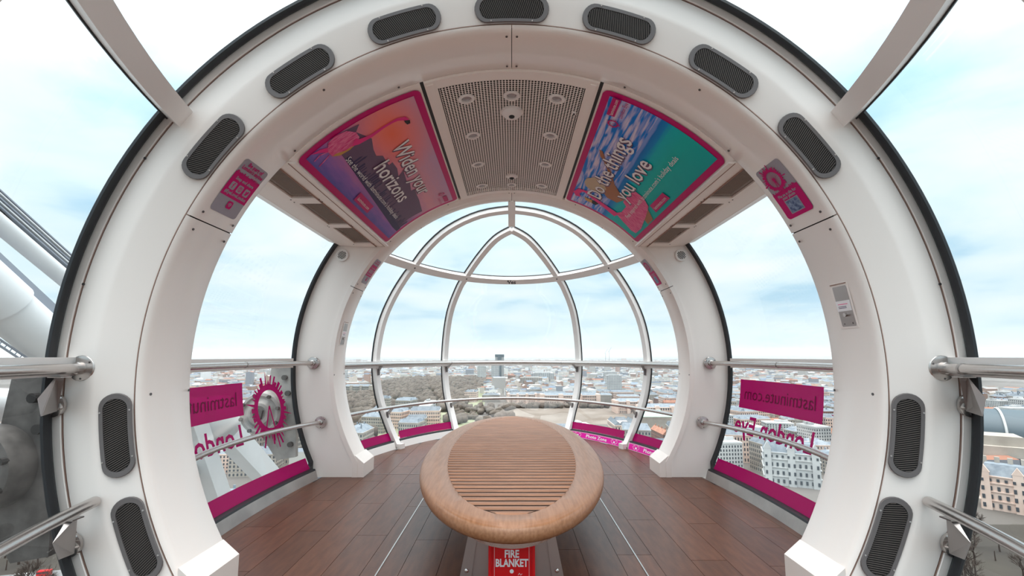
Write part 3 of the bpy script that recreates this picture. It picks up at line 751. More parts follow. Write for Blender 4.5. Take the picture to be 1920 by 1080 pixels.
# ---- downlights and cameras in the perforated sheet
def frame_at(o, y, ph, R=1.690):
    o.location = cylp(y, ph, R); o.rotation_euler = (0, rad(ph), 0)
def mk_light(name='downlight'):
    r = empty(name, (0, 0, 0))
    mb = MB(); k = 20; prof = [(0.052, 0.0), (0.052, -0.006), (0.046, -0.010), (0.034, -0.008), (0.030, 0.004), (0.030, 0.012)]
    for i in range(k):
        a = 2 * pi * i / k
        mb.v += [(R * cos(a), R * sin(a), z) for R, z in prof]
    q = len(prof); mb.f = [(i * q + j, ((i + 1) % k) * q + j, ((i + 1) % k) * q + j + 1, i * q + j + 1) for i in range(k) for j in range(q - 1)]
    mb.build('trim_ring', M['white'], r, smooth=40)
    MB().sphere((0, 0, 0.004), 0.030, 16, 8, (1, 1, .35)).build('lens', M['lens'], r)
    return r
L0 = mk_light(); first = True
names = {(2.675, -1): 'left of the front row of three', (2.68, 0): 'middle one of the front row of three', (2.675, 1): 'right of the front row of three',
         (3.15, -1): 'left of the second row of two', (3.15, 1): 'right of the second row of two', (3.65, -1): 'left of the third row', (3.65, 1): 'right of the third row',
         (4.13, -1): 'left of the back row', (4.13, 1): 'right of the back row'}
for (y, sd), nm in names.items():
    o = L0 if first else copy_tree(L0); first = False
    frame_at(o, y, sd * 9.6); tag(o, 'round white downlight, %s' % nm, 'light', 'downlights in the perforated ceiling')
    ld = bpy.data.lights.new('fill_spot', 'SPOT'); ld.energy = 3.5; ld.color = (1.0, 0.87, 0.80); ld.spot_size = rad(125); ld.spot_blend = 1.0; ld.shadow_soft_size = 0.03  # spot added in an unlit downlight to brighten the interior
    lo_ = bpy.data.objects.new('fill_spot', ld); COL.objects.link(lo_); lo_.parent = o; lo_.location = (0, 0, -0.03)
o = copy_tree(L0); frame_at(o, 4.165, 0); tag(o, 'small round downlight just behind the rear camera dome', 'light', 'downlights in the perforated ceiling')
o.scale = (.9, .9, .9)
def cam_dome(y, big, label):
    r = empty('dome_camera', (0, 0, 0))
    k = 1.0 if big else .72
    MB().cyl((0, 0, -0.004), (0, 0, 1), 0.072 * k, 0.012, 24).build('base_ring', M['white'], r)
    MB().sphere((0, 0, -0.008), 0.064 * k, 20, 10, (1, 1, .62 if big else .35)).build('dome_cover', M['white'], r)
    MB().sphere((0, -0.012 if big else 0, -0.034 if big else -0.016), 0.024, 14, 8, (1, 1, .8)).build('lens', M['black'], r)
    frame_at(r, y, 0); tag(r, label, 'camera', 'ceiling cameras')
cam_dome(2.87, True, 'large white dome camera behind the middle front downlight')
cam_dome(3.955, False, 'small white dome camera with round black lens near the rear of the ceiling')
r = empty('ceiling_sensor', (0, 0, 0)); MB().cyl((0, 0, 0), (0, 0, 1), 0.014, 0.012, 12).build('ring', M['white'], r); MB().cyl((0, 0, -0.006), (0, 0, 1), 0.007, 0.006, 10).build('eye', M['dark'], r)
frame_at(r, 2.80, 13.9); tag(r, 'tiny white sensor near the right edge of the perforated ceiling', 'sensor')

# ---- posters
def poster(s, kind, label):
    root = empty('poster', cylp(3.4, s * 32, 1.69)); tag(root, label, 'poster')
    y0, y1, pi_, po = 2.475, 4.345, 18.4, 46.2
    def C(y, ph, lift): return cylp(y, s * abs(ph), 1.697, lift)
    def outline(m_, lift, name, mt, uv=False):
        rr_ = rrect((y0 + y1) / 2, (pi_ + po) / 2 * 1.0, y1 - y0 - 2 * m_, (po - pi_) - 2 * m_ / .0296, 0.6 if False else .02, 4)
        mb = MB(); mb.grid(lambda u, v: C(y0 + m_ + (y1 - y0 - 2 * m_) * u, po - m_ / .0296 - (po - pi_ - 2 * m_ / .0296) * v, lift), 20, 16)
        o = mb.build(name, mt, root, smooth=180, fix=False)
        if uv:
            L = o.data.uv_layers.new(name='UVMap')
            for p in o.data.polygons:
                for li in p.loop_indices:
                    vi = o.data.loops[li].vertex_index; L.data[li].uv = ((vi // 17) / 20, (vi % 17) / 16)
        return o
    # backing with rounded corners, as a thin curved board
    mb = MB(); cx, cy = (y0 + y1) / 2, (pi_ + po) / 2
    k = 40; rad_ = .045
    def half(yv):           # rounded-corner inset in angle for a given y
        d = min(yv - y0, y1 - yv)
        return 0 if d >= rad_ else (rad_ - sqrt(max(0, rad_ ** 2 - (rad_ - d) ** 2))) / .0296
    yy = [y0 + rad_ * (1 - cos(pi / 2 * i / 6)) for i in range(7)] + [y0 + rad_ + (y1 - y0 - 2 * rad_) * i / 20 for i in range(1, 20)] + [y1 - rad_ * cos(pi / 2 * i / 6) + rad_ * 0 if False else y1 - rad_ + rad_ * sin(pi / 2 * i / 6) for i in range(7)]
    vs_ = []; nv = 16
    for yv in yy:
        h = half(yv)
        for j in range(nv + 1): vs_.append(C(yv, pi_ + h + (po - pi_ - 2 * h) * j / nv, 0.004))
    nr = len(yy)
    vs2 = [v for v in vs_]
    mb.add(vs_, [(i * (nv + 1) + j, (i + 1) * (nv + 1) + j, (i + 1) * (nv + 1) + j + 1, i * (nv + 1) + j + 1) for i in range(nr - 1) for j in range(nv)])
    mb.build('border', M['magenta'], root, smooth=180, fix=False)
    outline(0.045, 0.006, 'picture', picture_mat(kind), True)
    def decal(pts, lift, name, mt, mbx=None):
        mb = mbx or MB()
        if mbx is None and max(a[0] for a in pts) - min(a[0] for a in pts) + (max(a[1] for a in pts) - min(a[1] for a in pts)) * .03 > .12:
            bm = bmesh.new(); bm.faces.new([bm.verts.new((a, abs(b) * .0296, 0)) for a, b in pts]); bmesh.ops.triangulate(bm, faces=bm.faces)
            for _ in range(6):
                long = [e_ for e_ in bm.edges if e_.calc_length() > .07]
                if not long: break
                bmesh.ops.subdivide_edges(bm, edges=long, cuts=1); bmesh.ops.triangulate(bm, faces=bm.faces)
            bm.verts.index_update(); mb.add([C(v.co.x, v.co.y / .0296, lift) for v in bm.verts], [tuple(v.index for v in f.verts) for f in bm.faces]); bm.free()
        else: mb.add([C(y, p, lift) for y, p in pts], [tuple(range(len(pts)))])
        return mb if mbx else mb.build(name, mt, root, smooth=0, fix=False)
    def T(string, start, size_deg, length, lift, name, mt, bold=0.0):
        """start=(y, phi) of the baseline start; runs along +y on the left poster and -y on the right"""
        size = size_deg * .0296; tw = text_width(string, size, bold); d = 1 if s < 0 else -1
        mb = MB(); flat_text(mb, string, size, lambda a, b: C(start[0] + d * a * length / tw, abs(start[1]) - b / .0296, lift), bold=bold)
        return mb.build(name, mt, root, smooth=0, fix=False)
    D = .0296
    if kind == 'sunset':
        SKY = [(2.53,-38.6),(2.53,-35.2),(2.548,-32.2),(2.599,-33.6),(2.743,-31.6),(2.863,-32.6),(2.951,-32.9),(2.993,-31.6),(3.151,-31.6),(3.134,-30.5),(3.251,-30.3),(3.374,-31.1),(3.32,-29.2),(3.512,-29.9),(3.539,-29.2),(3.712,-30.2),(3.715,-29.2),(3.971,-29.6),(4.242,-30.6),(4.221,-35.8),(4.29,-41.2),(4.139,-41.3),(2.77,-38.9)]
        decal(SKY, .0075, 'skyline_print', M['print_shadow'])
        band = [(2.77,-37.6),(4.29,-39.6),(4.29,-41.2),(4.139,-41.3),(2.77,-38.9)]
        decal(band, .0078, 'shore_print', M['print_dark'])
        mb = MB(); rd = random.Random(5)
        for i in range(46):
            yb = 2.85 + i * .031; h = rd.uniform(.5, 3.2) + (3 if i in (12, 15, 19) else 0); w = rd.uniform(.01, .024)
            b_ = 38.2 + (yb - 2.85) * 1.2; decal([(yb, b_), (yb + w, b_), (yb + w, b_ - h), (yb + w / 2, b_ - h - rd.uniform(0, .8)), (yb, b_ - h)], .0079, '', None, mb)
        mb.build('tower_prints', M['print_dark'], root, smooth=0, fix=False)
        decal([(2.516,-43.4),(2.532,-41.5),(2.566,-39.9),(2.607,-40.4),(2.557,-41.9)], .009, 'tail_print', M['hotpink'])
        v, f = poly_strip([(2.633,-40.8),(2.647,-42.5),(2.648,-44.2)], .5)
        for pts in ([(2.633,-40.8),(2.647,-42.3),(2.655,-43.9)], [(2.60,-40.6),(2.575,-42.2),(2.585,-43.9)]):
            q = [(a, b * D) for a, b in pts]; v, f = poly_strip(q, .008); MB().add([C(a, b / D, .0088) for a, b in v], f).build('leg_print', M['pink'], root, smooth=0, fix=False)
        decal([(2.579,-40.3),(2.529,-39.3),(2.514,-37.3),(2.536,-35.0),(2.599,-33.6),(2.658,-33.6),(2.698,-34.6),(2.715,-36.8),(2.704,-39.1),(2.662,-40.5),(2.609,-40.6)], .0095, 'flamingo_body_print', M['pink'])
        decal([(2.662,-40.5),(2.704,-39.1),(2.715,-36.8),(2.701,-35.4),(2.693,-37.7),(2.66,-39.6)], .010, 'belly_print', M['yellowp'])
        q = [(a, b * D) for a, b in [(2.67,-35.2),(2.696,-34.3),(2.711,-31.4),(2.691,-28.3),(2.681,-26.2),(2.678,-24.9),(2.695,-23.5),(2.73,-23.0)]]
        v, f = poly_strip(q, [.07, .05, .03, .022, .022, .03, .036, .028]); MB().add([C(a, b / D, .0105) for a, b in v], f).build('neck_print', M['hotpink'], root, smooth=0, fix=False)
        decal([(2.715,-23.7),(2.733,-22.5),(2.77,-22.7),(2.772,-23.4),(2.74,-23.7)], .011, 'beak_print', M['text_dark'])
        T('Widen your', (2.95, 29.0), 6.2, 0.93, .0112, 'lettering_shadow', M['print_shadow'], .006)
        T('Widen your', (2.94, 28.8), 6.2, 0.93, .012, 'lettering', M['print_white'], .002)
        T('horizons', (3.06, 35.3), 6.2, 0.74, .0112, 'lettering_shadow', M['print_shadow'], .006)
        T('horizons', (3.05, 35.1), 6.2, 0.74, .012, 'lettering', M['print_white'], .002)
        T('See the world with lastminute.com\'s holiday deals', (2.77, 38.9), 2.0, 1.26, .012, 'lettering', M['print_white'])
        decal([(3.235,-41.2),(3.25,-43.8),(3.565,-43.8),(3.55,-41.2)], .0115, 'badge', M['magenta'])
        T('lastminute.com', (3.275, 43.1), 1.35, 0.25, .0125, 'lettering', M['print_white'])
        mb = MB(); eye_logo(mb, lambda a, b: C(4.06 + a, 22.6 - b / D, .012), .026, 4); mb.build('ring_emblem', M['magenta'], root, smooth=0, fix=False)
        decal([(4.13,-22.7),(4.13,-21.3),(4.27,-21.3),(4.27,-22.7)], .0115, 'badge', M['magenta'])
        T('London Eye', (4.12, 24.3), 1.2, .16, .012, 'lettering', M['magenta'])
    else:
        T_ = lambda *a: T(*a)
        decal([(3.163,22.2),(3.168,23.1),(3.343,25.7),(3.446,28.1),(3.528,28.1),(3.316,24.6),(3.248,23.0)], .0085, 'arm_print', M['skin'])
        decal([(3.788,40.0),(3.6,40.6),(3.70,44.4),(3.843,44.4)], .0085, 'leg_print', M['skin'])
        decal([(3.819,27.9),(3.453,28.0),(3.584,29.8),(3.754,34.5),(3.876,33.2),(3.891,30.0)], .009, 'torso_print', M['skin'])
        decal([(3.776,21.8),(3.698,22.1),(3.606,24.4),(3.633,26.5),(3.738,28.5),(3.867,28.3),(3.906,24.8),(3.857,22.7)], .0095, 'hat_print', M['straw'])
        decal([(4.092,34.6),(3.994,36.0),(3.835,36.1),(3.79,34.6),(3.58,34.6),(3.493,35.7),(3.502,38.4),(3.569,41.0),(3.741,42.3),(4.01,43.9),(4.176,43.7),(4.2,42.0),(4.155,38.2)], .0098, 'float_body_print', M['pink'])
        q = [(a, b * D) for a, b in [(4.14,21.8),(4.07,20.8),(3.981,21.7),(3.974,23.7),(4.046,26.8),(4.085,30.5),(4.119,35.4)]]
        v, f = poly_strip(q, [.05, .06, .06, .055, .055, .07, .11]); MB().add([C(a, b / D, .010) for a, b in v], f).build('float_neck_print', M['hotpink'], root, smooth=0, fix=False)
        decal([(4.101,23.6),(4.095,26.4),(4.158,27.0),(4.165,24.6)], .0104, 'beak_print', M['yellowp']); decal([(4.10,26.3),(4.075,29.0),(4.165,28.0),(4.165,26.7)], .0106, 'beak_tip_print', M['text_dark'])
        T('Do the things', (4.02, 28.6), 6.4, 1.13, .0112, 'lettering_shadow', M['print_shadow'], .006)
        T('Do the things', (4.01, 28.4), 6.4, 1.13, .012, 'lettering', M['print_white'], .002)
        T('you love', (3.76, 35.4), 6.2, 0.74, .0112, 'lettering_shadow', M['print_shadow'], .006)
        T('you love', (3.75, 35.2), 6.2, 0.74, .012, 'lettering', M['print_white'], .002)
        T('Feel inspired with lastminute.com\'s holiday deals', (4.02, 38.9), 2.0, 1.26, .012, 'lettering', M['print_white'])
        decal([(3.54,41.1),(3.56,43.6),(3.23,43.5),(3.24,41.2)], .0115, 'badge', M['magenta'])
        T('lastminute.com', (3.53, 43.0), 1.35, 0.26, .0125, 'lettering', M['print_white'])
        decal([(2.70,20.6),(2.515,20.6),(2.515,22.4),(2.70,22.4)][:4], .0115, 'badge', M['magenta'])
        T('lastminute.com', (2.69, 21.9), 1.1, 0.165, .0125, 'lettering', M['print_white'])
        T('London Eye', (2.69, 24.0), 1.4, 0.17, .012, 'lettering', M['magenta'])
        mb = MB(); eye_logo(mb, lambda a, b: C(2.775 - a, 22.7 - b / D, .012), .034, 4); mb.build('ring_emblem', M['magenta'], root, smooth=0, fix=False)
    return root
poster(-1, 'sunset', 'ceiling poster of a pink flamingo at sunset reading Widen your horizons')
poster(1, 'beach', 'ceiling poster of a turquoise beach reading Do the things you love')

# ---- oval slotted vents on the near arch
def vent():
    R0, yv = 1.781, 2.0745
    root = empty('vent', (0, yv, ZC + R0))
    L, Wd = 0.302, 0.112                             # along the arc, radial
    k = 0.385                                        # face tilt
    def P(a, b, lift=0.0):                           # a along the arc, b radial, from the centre
        R = R0 + b; ph = a / R0
        y = yv - (b) * 0.32 - lift * .92
        return Vector((R * sin(ph), y, ZC + R * cos(ph) - lift * .3))
    def stad(w, h, n=12):
        out = []
        for s, a0 in ((1, -90), (-1, 90)):
            for i in range(n + 1):
                a = rad(a0 + 180 * i / n); out.append((s * (w / 2 - h / 2) + h / 2 * cos(a), h / 2 * sin(a)))
        # add mid points on the straight runs so it follows the arc
        res = []
        for i, p in enumerate(out):
            q = out[(i + 1) % len(out)]; res.append(p)
            if abs(q[0] - p[0]) > .05:
                for j in range(1, 6): res.append((p[0] + (q[0] - p[0]) * j / 6, p[1] + (q[1] - p[1]) * j / 6))
        return res
    Lo = L + .062
    rings = [(stad(Lo + .006, Wd + .006), -.002), (stad(Lo + .003, Wd + .003), .004), (stad(Lo, Wd), .006), (stad(L + .018, Wd - .026), .006), (stad(L + .014, Wd - .030), -.004)]
    n = len(rings[0][0]); mb = MB()
    for pts, l in rings: mb.v += [tuple(P(a, b, l)) for a, b in pts]
    mb.f = [(r * n + i, r * n + (i + 1) % n, (r + 1) * n + (i + 1) % n, (r + 1) * n + i) for r in range(len(rings) - 1) for i in range(n)]
    mb.build('rim', M['ventmetal'], root, smooth=40)
    mb = MB(); bk = stad(L + .02, Wd - .024); mb.add([P(a, b, .0012) for a, b in bk], [tuple(range(len(bk)))]); mb.build('backing', M['dark'], root, smooth=0, fix=False)
    mb = MB(); hw, hh = (L + .014) / 2, (Wd - .030) / 2
    def inside(a, b): 
        c = hw - hh; q = max(abs(a) - c, 0); return q * q + b * b <= hh * hh and abs(b) <= hh
    pitch = 0.0094; sl = -0.42
    for i in range(-26, 27):
        t = i * pitch; pts = [(t + sl * b, b) for b in [hh * (j / 20) for j in range(-20, 21)]]
        ins = [p for p in pts if inside(*p)]
        if len(ins) < 3: continue
        a, b = ins[0], ins[-1]; w = .0028
        vv = [P(a[0] - w / 2, a[1], .0052), P(a[0] + w / 2, a[1], .0052), P(b[0] + w / 2, b[1], .0052), P(b[0] - w / 2, b[1], .0052)]
        vv += [v + Vector((0, .004, .001)) for v in vv]
        mb.add(vv, [(0, 1, 2, 3), (0, 4, 5, 1), (1, 5, 6, 2), (2, 6, 7, 3), (3, 7, 4, 0)])
    o = mb.build('slats', M['ventbar'], root, smooth=0, fix=False); o['kind'] = 'stuff'
    for a, b in ((-.105, .052), (.105, .052), (-.105, -.052), (.105, -.052)):
        p = P(a, b, .007); MB().cyl(p, (0, .92, .385), .004, .004, 8).build('screw', M['steel'], root)
    return root
V0 = vent(); first = True
for ph, lb in ((0, 'at the very top of the arch, cut by the picture edge'), (-17.3, 'left of the topmost vent'), (17.3, 'right of the topmost vent'), (-35.4, 'upper left, above the flamingo poster'), (35.4, 'upper right, above the beach poster'),
               (-53.2, 'on the left shoulder beside the ceiling beam'), (53.0, 'on the right shoulder beside the ceiling beam'), (-99.0, 'low on the left, between the two handrails'), (99.0, 'low on the right, between the two handrails'),
               (-113.8, 'lowest on the left, below the lower handrail'), (113.8, 'lowest on the right, below the lower handrail')):
    o = V0 if first else copy_tree(V0); first = False
    o.location = Vector((1.781 * sin(rad(ph)), 2.0745, ZC + 1.781 * cos(rad(ph)))); o.rotation_euler = (0, rad(ph), 0)
    tag(o, 'grey oval slotted vent, %s' % lb, 'vent', 'oval vents around the near arch')

# ---- round grilles on the far arch
def round_grille(s):
    root = empty('speaker', (s * 1.665, 4.378, 2.106)); c = Vector((s * 1.665, 4.384, 2.106))
    tag(root, 'small round white speaker grille high on the %s of the far arch' % ('left' if s < 0 else 'right'), 'speaker', 'round speakers on the far arch')
    mb = MB(); k = 28; prof = [(.062, .006), (.060, -.006), (.052, -.008), (.050, -.003)]
    for i in range(k): a = 2 * pi * i / k; mb.v += [(c.x + R * cos(a), c.y + y, c.z + R * sin(a)) for R, y in prof]
    q = 4; mb.f = [(i * q + j, ((i + 1) % k) * q + j, ((i + 1) % k) * q + j + 1, i * q + j + 1) for i in range(k) for j in range(q - 1)]
    mb.build('trim_ring', M['white'], root, smooth=40)
    MB().cyl(c + Vector((0, .001, 0)), (0, 1, 0), .051, .008, 28).build('face', M['white'], root)
    mb = MB()
    for i in range(-3, 4):
        t = i * .0125; h = sqrt(max(0, .040 ** 2 - t * t)) 
        if h < .008: continue
        R = Matrix.Rotation(rad(-35 if s < 0 else 35), 3, 'Y')
        mb.box(c + R @ Vector((t, -.0042, 0)), (.0060, .003, 2 * h), R)
    mb.build('slots', M['dark'], root, smooth=0)
for s in (-1, 1): round_grille(s)

# ---- stickers and service plates on the soffits
def sticker(s, yc, wd, ph0, ph1, kind, label):
    """board curved on the soffit; a across (0..1) in reading direction, b down (0..1)"""
    root = empty('sticker', cylp(yc, s * (ph0 + ph1) / 2, RI)); tag(root, label, 'sticker')
    d = 1 if s < 0 else -1; H = (ph1 - ph0) * .0297
    def C(a, b, lift=.002): return cylp(yc + d * (a - .5) * wd, s * (ph0 + (ph1 - ph0) * b), RI, lift)
    def poly(pts, lift, name, m, mb=None):
        q = (mb or MB()).add([C(a, b, lift) for a, b in pts], [tuple(range(len(pts)))])
        return q if mb else q.build(name, m, root, smooth=0, fix=False)
    def body(b0, b1, m, name, lift, tops=(True, True)):
        r = .10; n = 14; mb = MB(); vs_ = []
        bb = [b0 + (b1 - b0) * i / n for i in range(n + 1)]
        if tops[0]: bb = [b0 + r * .6 * (1 - cos(pi / 2 * i / 4)) for i in range(5)] + bb[2:]
        if tops[1]: bb = bb[:-2] + [b1 - r * .6 * (1 - sin(pi / 2 * i / 4)) for i in range(5)]
        bb = sorted(set(bb))
        for b in bb:
            e_ = 0
            for t, on in ((b - b0, tops[0]), (b1 - b, tops[1])):
                q = r * .6
                if on and t < q: e_ = r * (1 - sqrt(max(0, 1 - (1 - t / q) ** 2)))
            for j in range(5): vs_.append(C(e_ + (1 - 2 * e_) * j / 4, b, lift))
        mb.add(vs_, [(i * 5 + j, (i + 1) * 5 + j, (i + 1) * 5 + j + 1, i * 5 + j + 1) for i in range(len(bb) - 1) for j in range(4)])
        return mb.build(name, m, root, smooth=180, fix=False)
    def T(st, a, b, size, m, align='CENTER', width=None):
        mb = MB(); q = text_width(st, size); k = (width / q) if width else 1
        flat_text(mb, st, size, lambda x, y: C(a + x * k, b - y * (wd / H), .0045), align, .004); mb.build('lettering', m, root, smooth=0, fix=False)
    def skyl(b, m, seed=1):
        rd = random.Random(seed); mb = MB(); x = .03
        while x < .95:
            w = rd.uniform(.02, .05); h = rd.uniform(.01, .045); poly([(x, b + .01), (x + w, b + .01), (x + w, b - h), (x, b - h)], .0042, '', None, mb); x += w + rd.uniform(.005, .03)
        mb.build('skyline_print', m, root, smooth=0, fix=False)
    body(0, 1, M['print_grey'], 'backing', .0022)
    if kind == 'share':
        body(.26, .70, M['magenta'], 'panel', .0036, (False, False)); skyl(.27, M['magenta'], 2)
        T('Be part of', .5, .10, .15, M['magenta'], width=.62); T('London\'s skyline', .5, .18, .15, M['magenta'], width=.86)
        T('Snap and share', .5, .38, .12, M['print_grey'], width=.72)
        for i, ch in enumerate('f@t'):
            x = .22 + i * .28; rr_ = rrect(x, .50, .20, .14, .03, 3); poly(rr_, .0044, 'icon', M['print_grey'])
            if ch == 'f': T('f', x, .545, .22, M['magenta'])
            elif ch == '@':
                mb = MB()
                for R in (.06, .03):
                    v, f = poly_strip([(x + R * cos(t), .50 + R * .7 * sin(t)) for t in [2 * pi * j / 14 for j in range(15)]], .012); mb.add([C(a, b, .005) for a, b in v], f)
                mb.build('icon_mark', M['magenta'], root, smooth=0, fix=False)
            else: poly([(x - .07, .54), (x + .02, .545), (x + .06, .50), (x + .07, .46), (x + .02, .455), (x, .485), (x - .06, .46), (x - .03, .52)], .005, 'icon_mark', M['magenta'])
        T('#EyeLoveLondon', .5, .65, .13, M['print_grey'], width=.84)
        poly(rrect(.52, .81, .20, .14, .04, 3), .0044, 'icon', M['magenta'])
        mb = MB()
        for R in (.03, .055, .08):
            v, f = poly_strip([(.52 + R * sin(t), .855 - R * .95 * cos(t)) for t in [(-50 + 100 * j / 8) * pi / 180 for j in range(9)]], .012); mb.add([C(a, b, .005) for a, b in v], f)
        mb.build('icon_mark', M['print_grey'], root, smooth=0, fix=False)
    else:
        body(.50, 1, M['magenta'], 'panel', .0036, (False, True)); skyl(.51, M['magenta'], 6)
        mb = MB()
        fn = lambda a, b: C(.42 + a, .27 - b * wd / H, .0045)
        eye_logo(mb, fn, .30, 2, False)
        for i in range(24):
            t = 2 * pi * i / 24; v, f = poly_strip([(0, 0), (.26 * cos(t), .26 * sin(t))], .008); mb.add([fn(*p) for p in v], f)
        for t in ((-.12, -.5), (.12, -.5)):
            v, f = poly_strip([(0, 0), t], .03); mb.add([fn(*p) for p in v], f)
        mb.build('ring_emblem', M['magenta'], root, smooth=0, fix=False)
        T('Please smile for', .5, .60, .11, M['print_grey'], width=.72); T('your photo', .5, .655, .11, M['print_grey'], width=.50)
        poly([(.24, .68), (.76, .68), (.76, .93), (.24, .93)], .0044, 'photo_border', M['print_grey'])
        poly([(.27, .695), (.73, .695), (.73, .915), (.27, .915)], .005, 'photo_print', mat('blue_photo_print', (0.02, 0.05, 0.16), .4, var=(60, (0.25, 0.33, 0.5))))
sticker(-1, 2.288, .205, 51.4, 61.9, 'share', 'grey and magenta social media sticker on the left of the near arch')
sticker(1, 2.285, .205, 51.4, 61.9, 'smile', 'grey and magenta photo sticker with wheel on the right of the near arch')
sticker(-1, 4.545, .16, 52.3, 61.9, 'share', 'narrow grey and magenta sticker on the left of the far arch')
sticker(1, 4.575, .16, 52.0, 62.2, 'smile', 'narrow magenta photo sticker on the right of the far arch')

def service_plate(s, yc, ph0, ph1, label):
    root = empty('intercom_plate', cylp(yc, s * (ph0 + ph1) / 2, RI)); tag(root, label, 'intercom', 'service plates on the arches')
    wd = .096
    def C(a, b, lift=0.0): return cylp(yc - s * (a - .5) * wd, s * (ph0 + (ph1 - ph0) * b), RI, lift)
    def slab(a0, a1, b0, b1, l0, l1, name, m):
        mb = MB(); mb.v = [tuple(C(a, b, l)) for l in (l0, l1) for a, b in ((a0, b0), (a1, b0), (a1, b1), (a0, b1))]
        mb.f = [(3, 2, 1, 0), (4, 5, 6, 7), (0, 1, 5, 4), (1, 2, 6, 5), (2, 3, 7, 6), (3, 0, 4, 7)]; return mb.build(name, m, root, smooth=0)
    slab(-.16, 1.10, -.07, 1.05, 0, .003, 'recess_frame', M['soffit']); slab(-.10, 1.04, -.07, -.045, .003, .006, 'upper_lip', M['groove'])
    pts = rrect(.5, .5, 1, 1, .06, 4); mb = MB(); mb.add([C(a, b, .005) for a, b in pts] + [C(a, b, .001) for a, b in pts], [tuple(range(len(pts)))] + [(i, (i + 1) % len(pts), len(pts) + (i + 1) % len(pts), len(pts) + i) for i in range(len(pts))])
    mb.build('plate', M['satin'], root, smooth=0)
    mb = MB()
    for R, n in ((.28, 26), (.21, 20), (.14, 14)):
        for i in range(n):
            t = 2 * pi * i / n; a, b = .5 + R * cos(t), .20 + R * .46 * sin(t)
            mb.add([C(a + .022 * cos(q), b + .010 * sin(q), .0056) for q in [pi / 3 * j for j in range(6)]], [tuple(range(6))])
    mb.build('speaker_holes', M['dark'], root, smooth=0, fix=False)
    slab(-.02, .98, .36, .62, .006, .009, 'card', M['print_white'])
    for i, (b, m) in enumerate(((.44, M['hotpink']), (.50, M['print_dark']), (.535, M['print_dark']))): slab(.12, .80 if i == 0 else .68, b, b + .014, .009, .0095, 'card_line', m)
    MB().cyl(C(.5, .71, .012), C(.5, .71, 1) - C(.5, .71, 0), .010, .012, 14).build('key_switch', M['steel'], root)
    slab(.12, .88, .785, .79, .005, .0056, 'socket_edge', M['dark'])
    for a, b in ((.22, .93), (.4, .87), (.62, .87), (.80, .93)): slab(a - .03, a + .03, b - .02, b + .02, .005, .0058, 'socket_hole', M['dark'])
service_plate(1, 2.262, 75.7, 82.6, 'steel intercom plate with paper card on the right of the near arch')
service_plate(-1, 4.53, 76.6, 83.8, 'steel service plate on the left of the far arch')

# ---- handrails
def flange(mb, p, axis, r=.046):
    p = Vector(p); a = Vector(axis).normalized()
    mb.tube([p, p + a * .007, p + a * .011, p + a * .014, p + a * .032, p + a * .034], 0, 24, rr=[r, r, r * .94, r * .47, r * .45, r * .40]); return mb
def rail(name, pts, r, label, group, ends=(True, True), collars=(), cap=()):
    root = empty(name, pts[0]); tag(root, label, 'handrail', group)
    MB().tube(pts, r, 16).build('tube', M['steel'], root)
    for i, on in ((0, ends[0]), (-1, ends[1])):
        if not on: continue
        p = Vector(pts[i]); q = Vector(pts[1 if i == 0 else -2]); fa = on
        y = fa[1]; sg = fa[2]
        c = Vector((p.x, y, p.z))
        mb = flange(MB(), c, (0, sg, 0), .059 if r > .02 else .056)
        f = mb.build('flange', M['steel'], root, smooth=40)
        for a in (0.6, 2.7, 4.8):
            rr_ = .046
            MB().cyl(c + Vector((rr_ * cos(a), sg * .010, rr_ * sin(a))), (0, 1, 0), .0045, .006, 8).build('screw', M['screw'], f)
    for c in collars:
        p = Vector(c[0]); t = Vector(c[1]).normalized(); MB().cyl(p, t, r * 1.12, .010, 16).build('collar', M['satin'], root)
    return root
def ell_run(A, B, z, y0, y1, sgn, n=24):
    return [(sgn * sqrt(max(0, A * (1 - (y0 + (y1 - y0) * i / n - Y0) ** 2 / B))), y0 + (y1 - y0) * i / n, z) for i in range(n + 1)]
def ell_arc(A, B, z, yend, n=64, m=lambda y: y):
    b0 = math.asin((yend - Y0) / sqrt(B)); return [(sqrt(A) * cos(b0 + (pi - 2 * b0) * i / n), m(Y0 + sqrt(B) * sin(b0 + (pi - 2 * b0) * i / n)), z) for i in range(n + 1)]
ZR, ZL = 1.045, 0.503
RG = 'upper handrails'; LG = 'lower handrails'
SG = (True,)
for s, sd in ((-1, 'left'), (1, 'right')):
    P_ = ell_run(4.1, 7.5, ZR + .010, 2.44, 4.372, s); c = P_[14]
    rail('handrail', P_, .0215, 'upper steel handrail across the %s side window' % sd, RG, ((1, 2.438, 1), (1, 4.382, -1)), [(P_[13], Vector(P_[14]) - Vector(P_[12]))])
    P_ = ell_run(3.97, 5.0, ZL, 2.44, 4.372, s)
    rail('handrail', P_, .019, 'lower steel handrail across the %s side window' % sd, LG, ((1, 2.438, 1), (1, 4.382, -1)))
PT = ell_arc(4.15, 15.3, 1.022, 4.70); rail('handrail', PT, .0215, 'upper steel handrail curving round the far glass dome', RG, (False, False), [(PT[44], Vector(PT[45]) - Vector(PT[43])), (PT[22], Vector(PT[23]) - Vector(PT[21]))])
PLo = ell_arc(3.75, 12.2, 0.497, 4.70); rail('handrail', PLo, .019, 'lower steel handrail curving round the far glass dome', LG, (False, False))
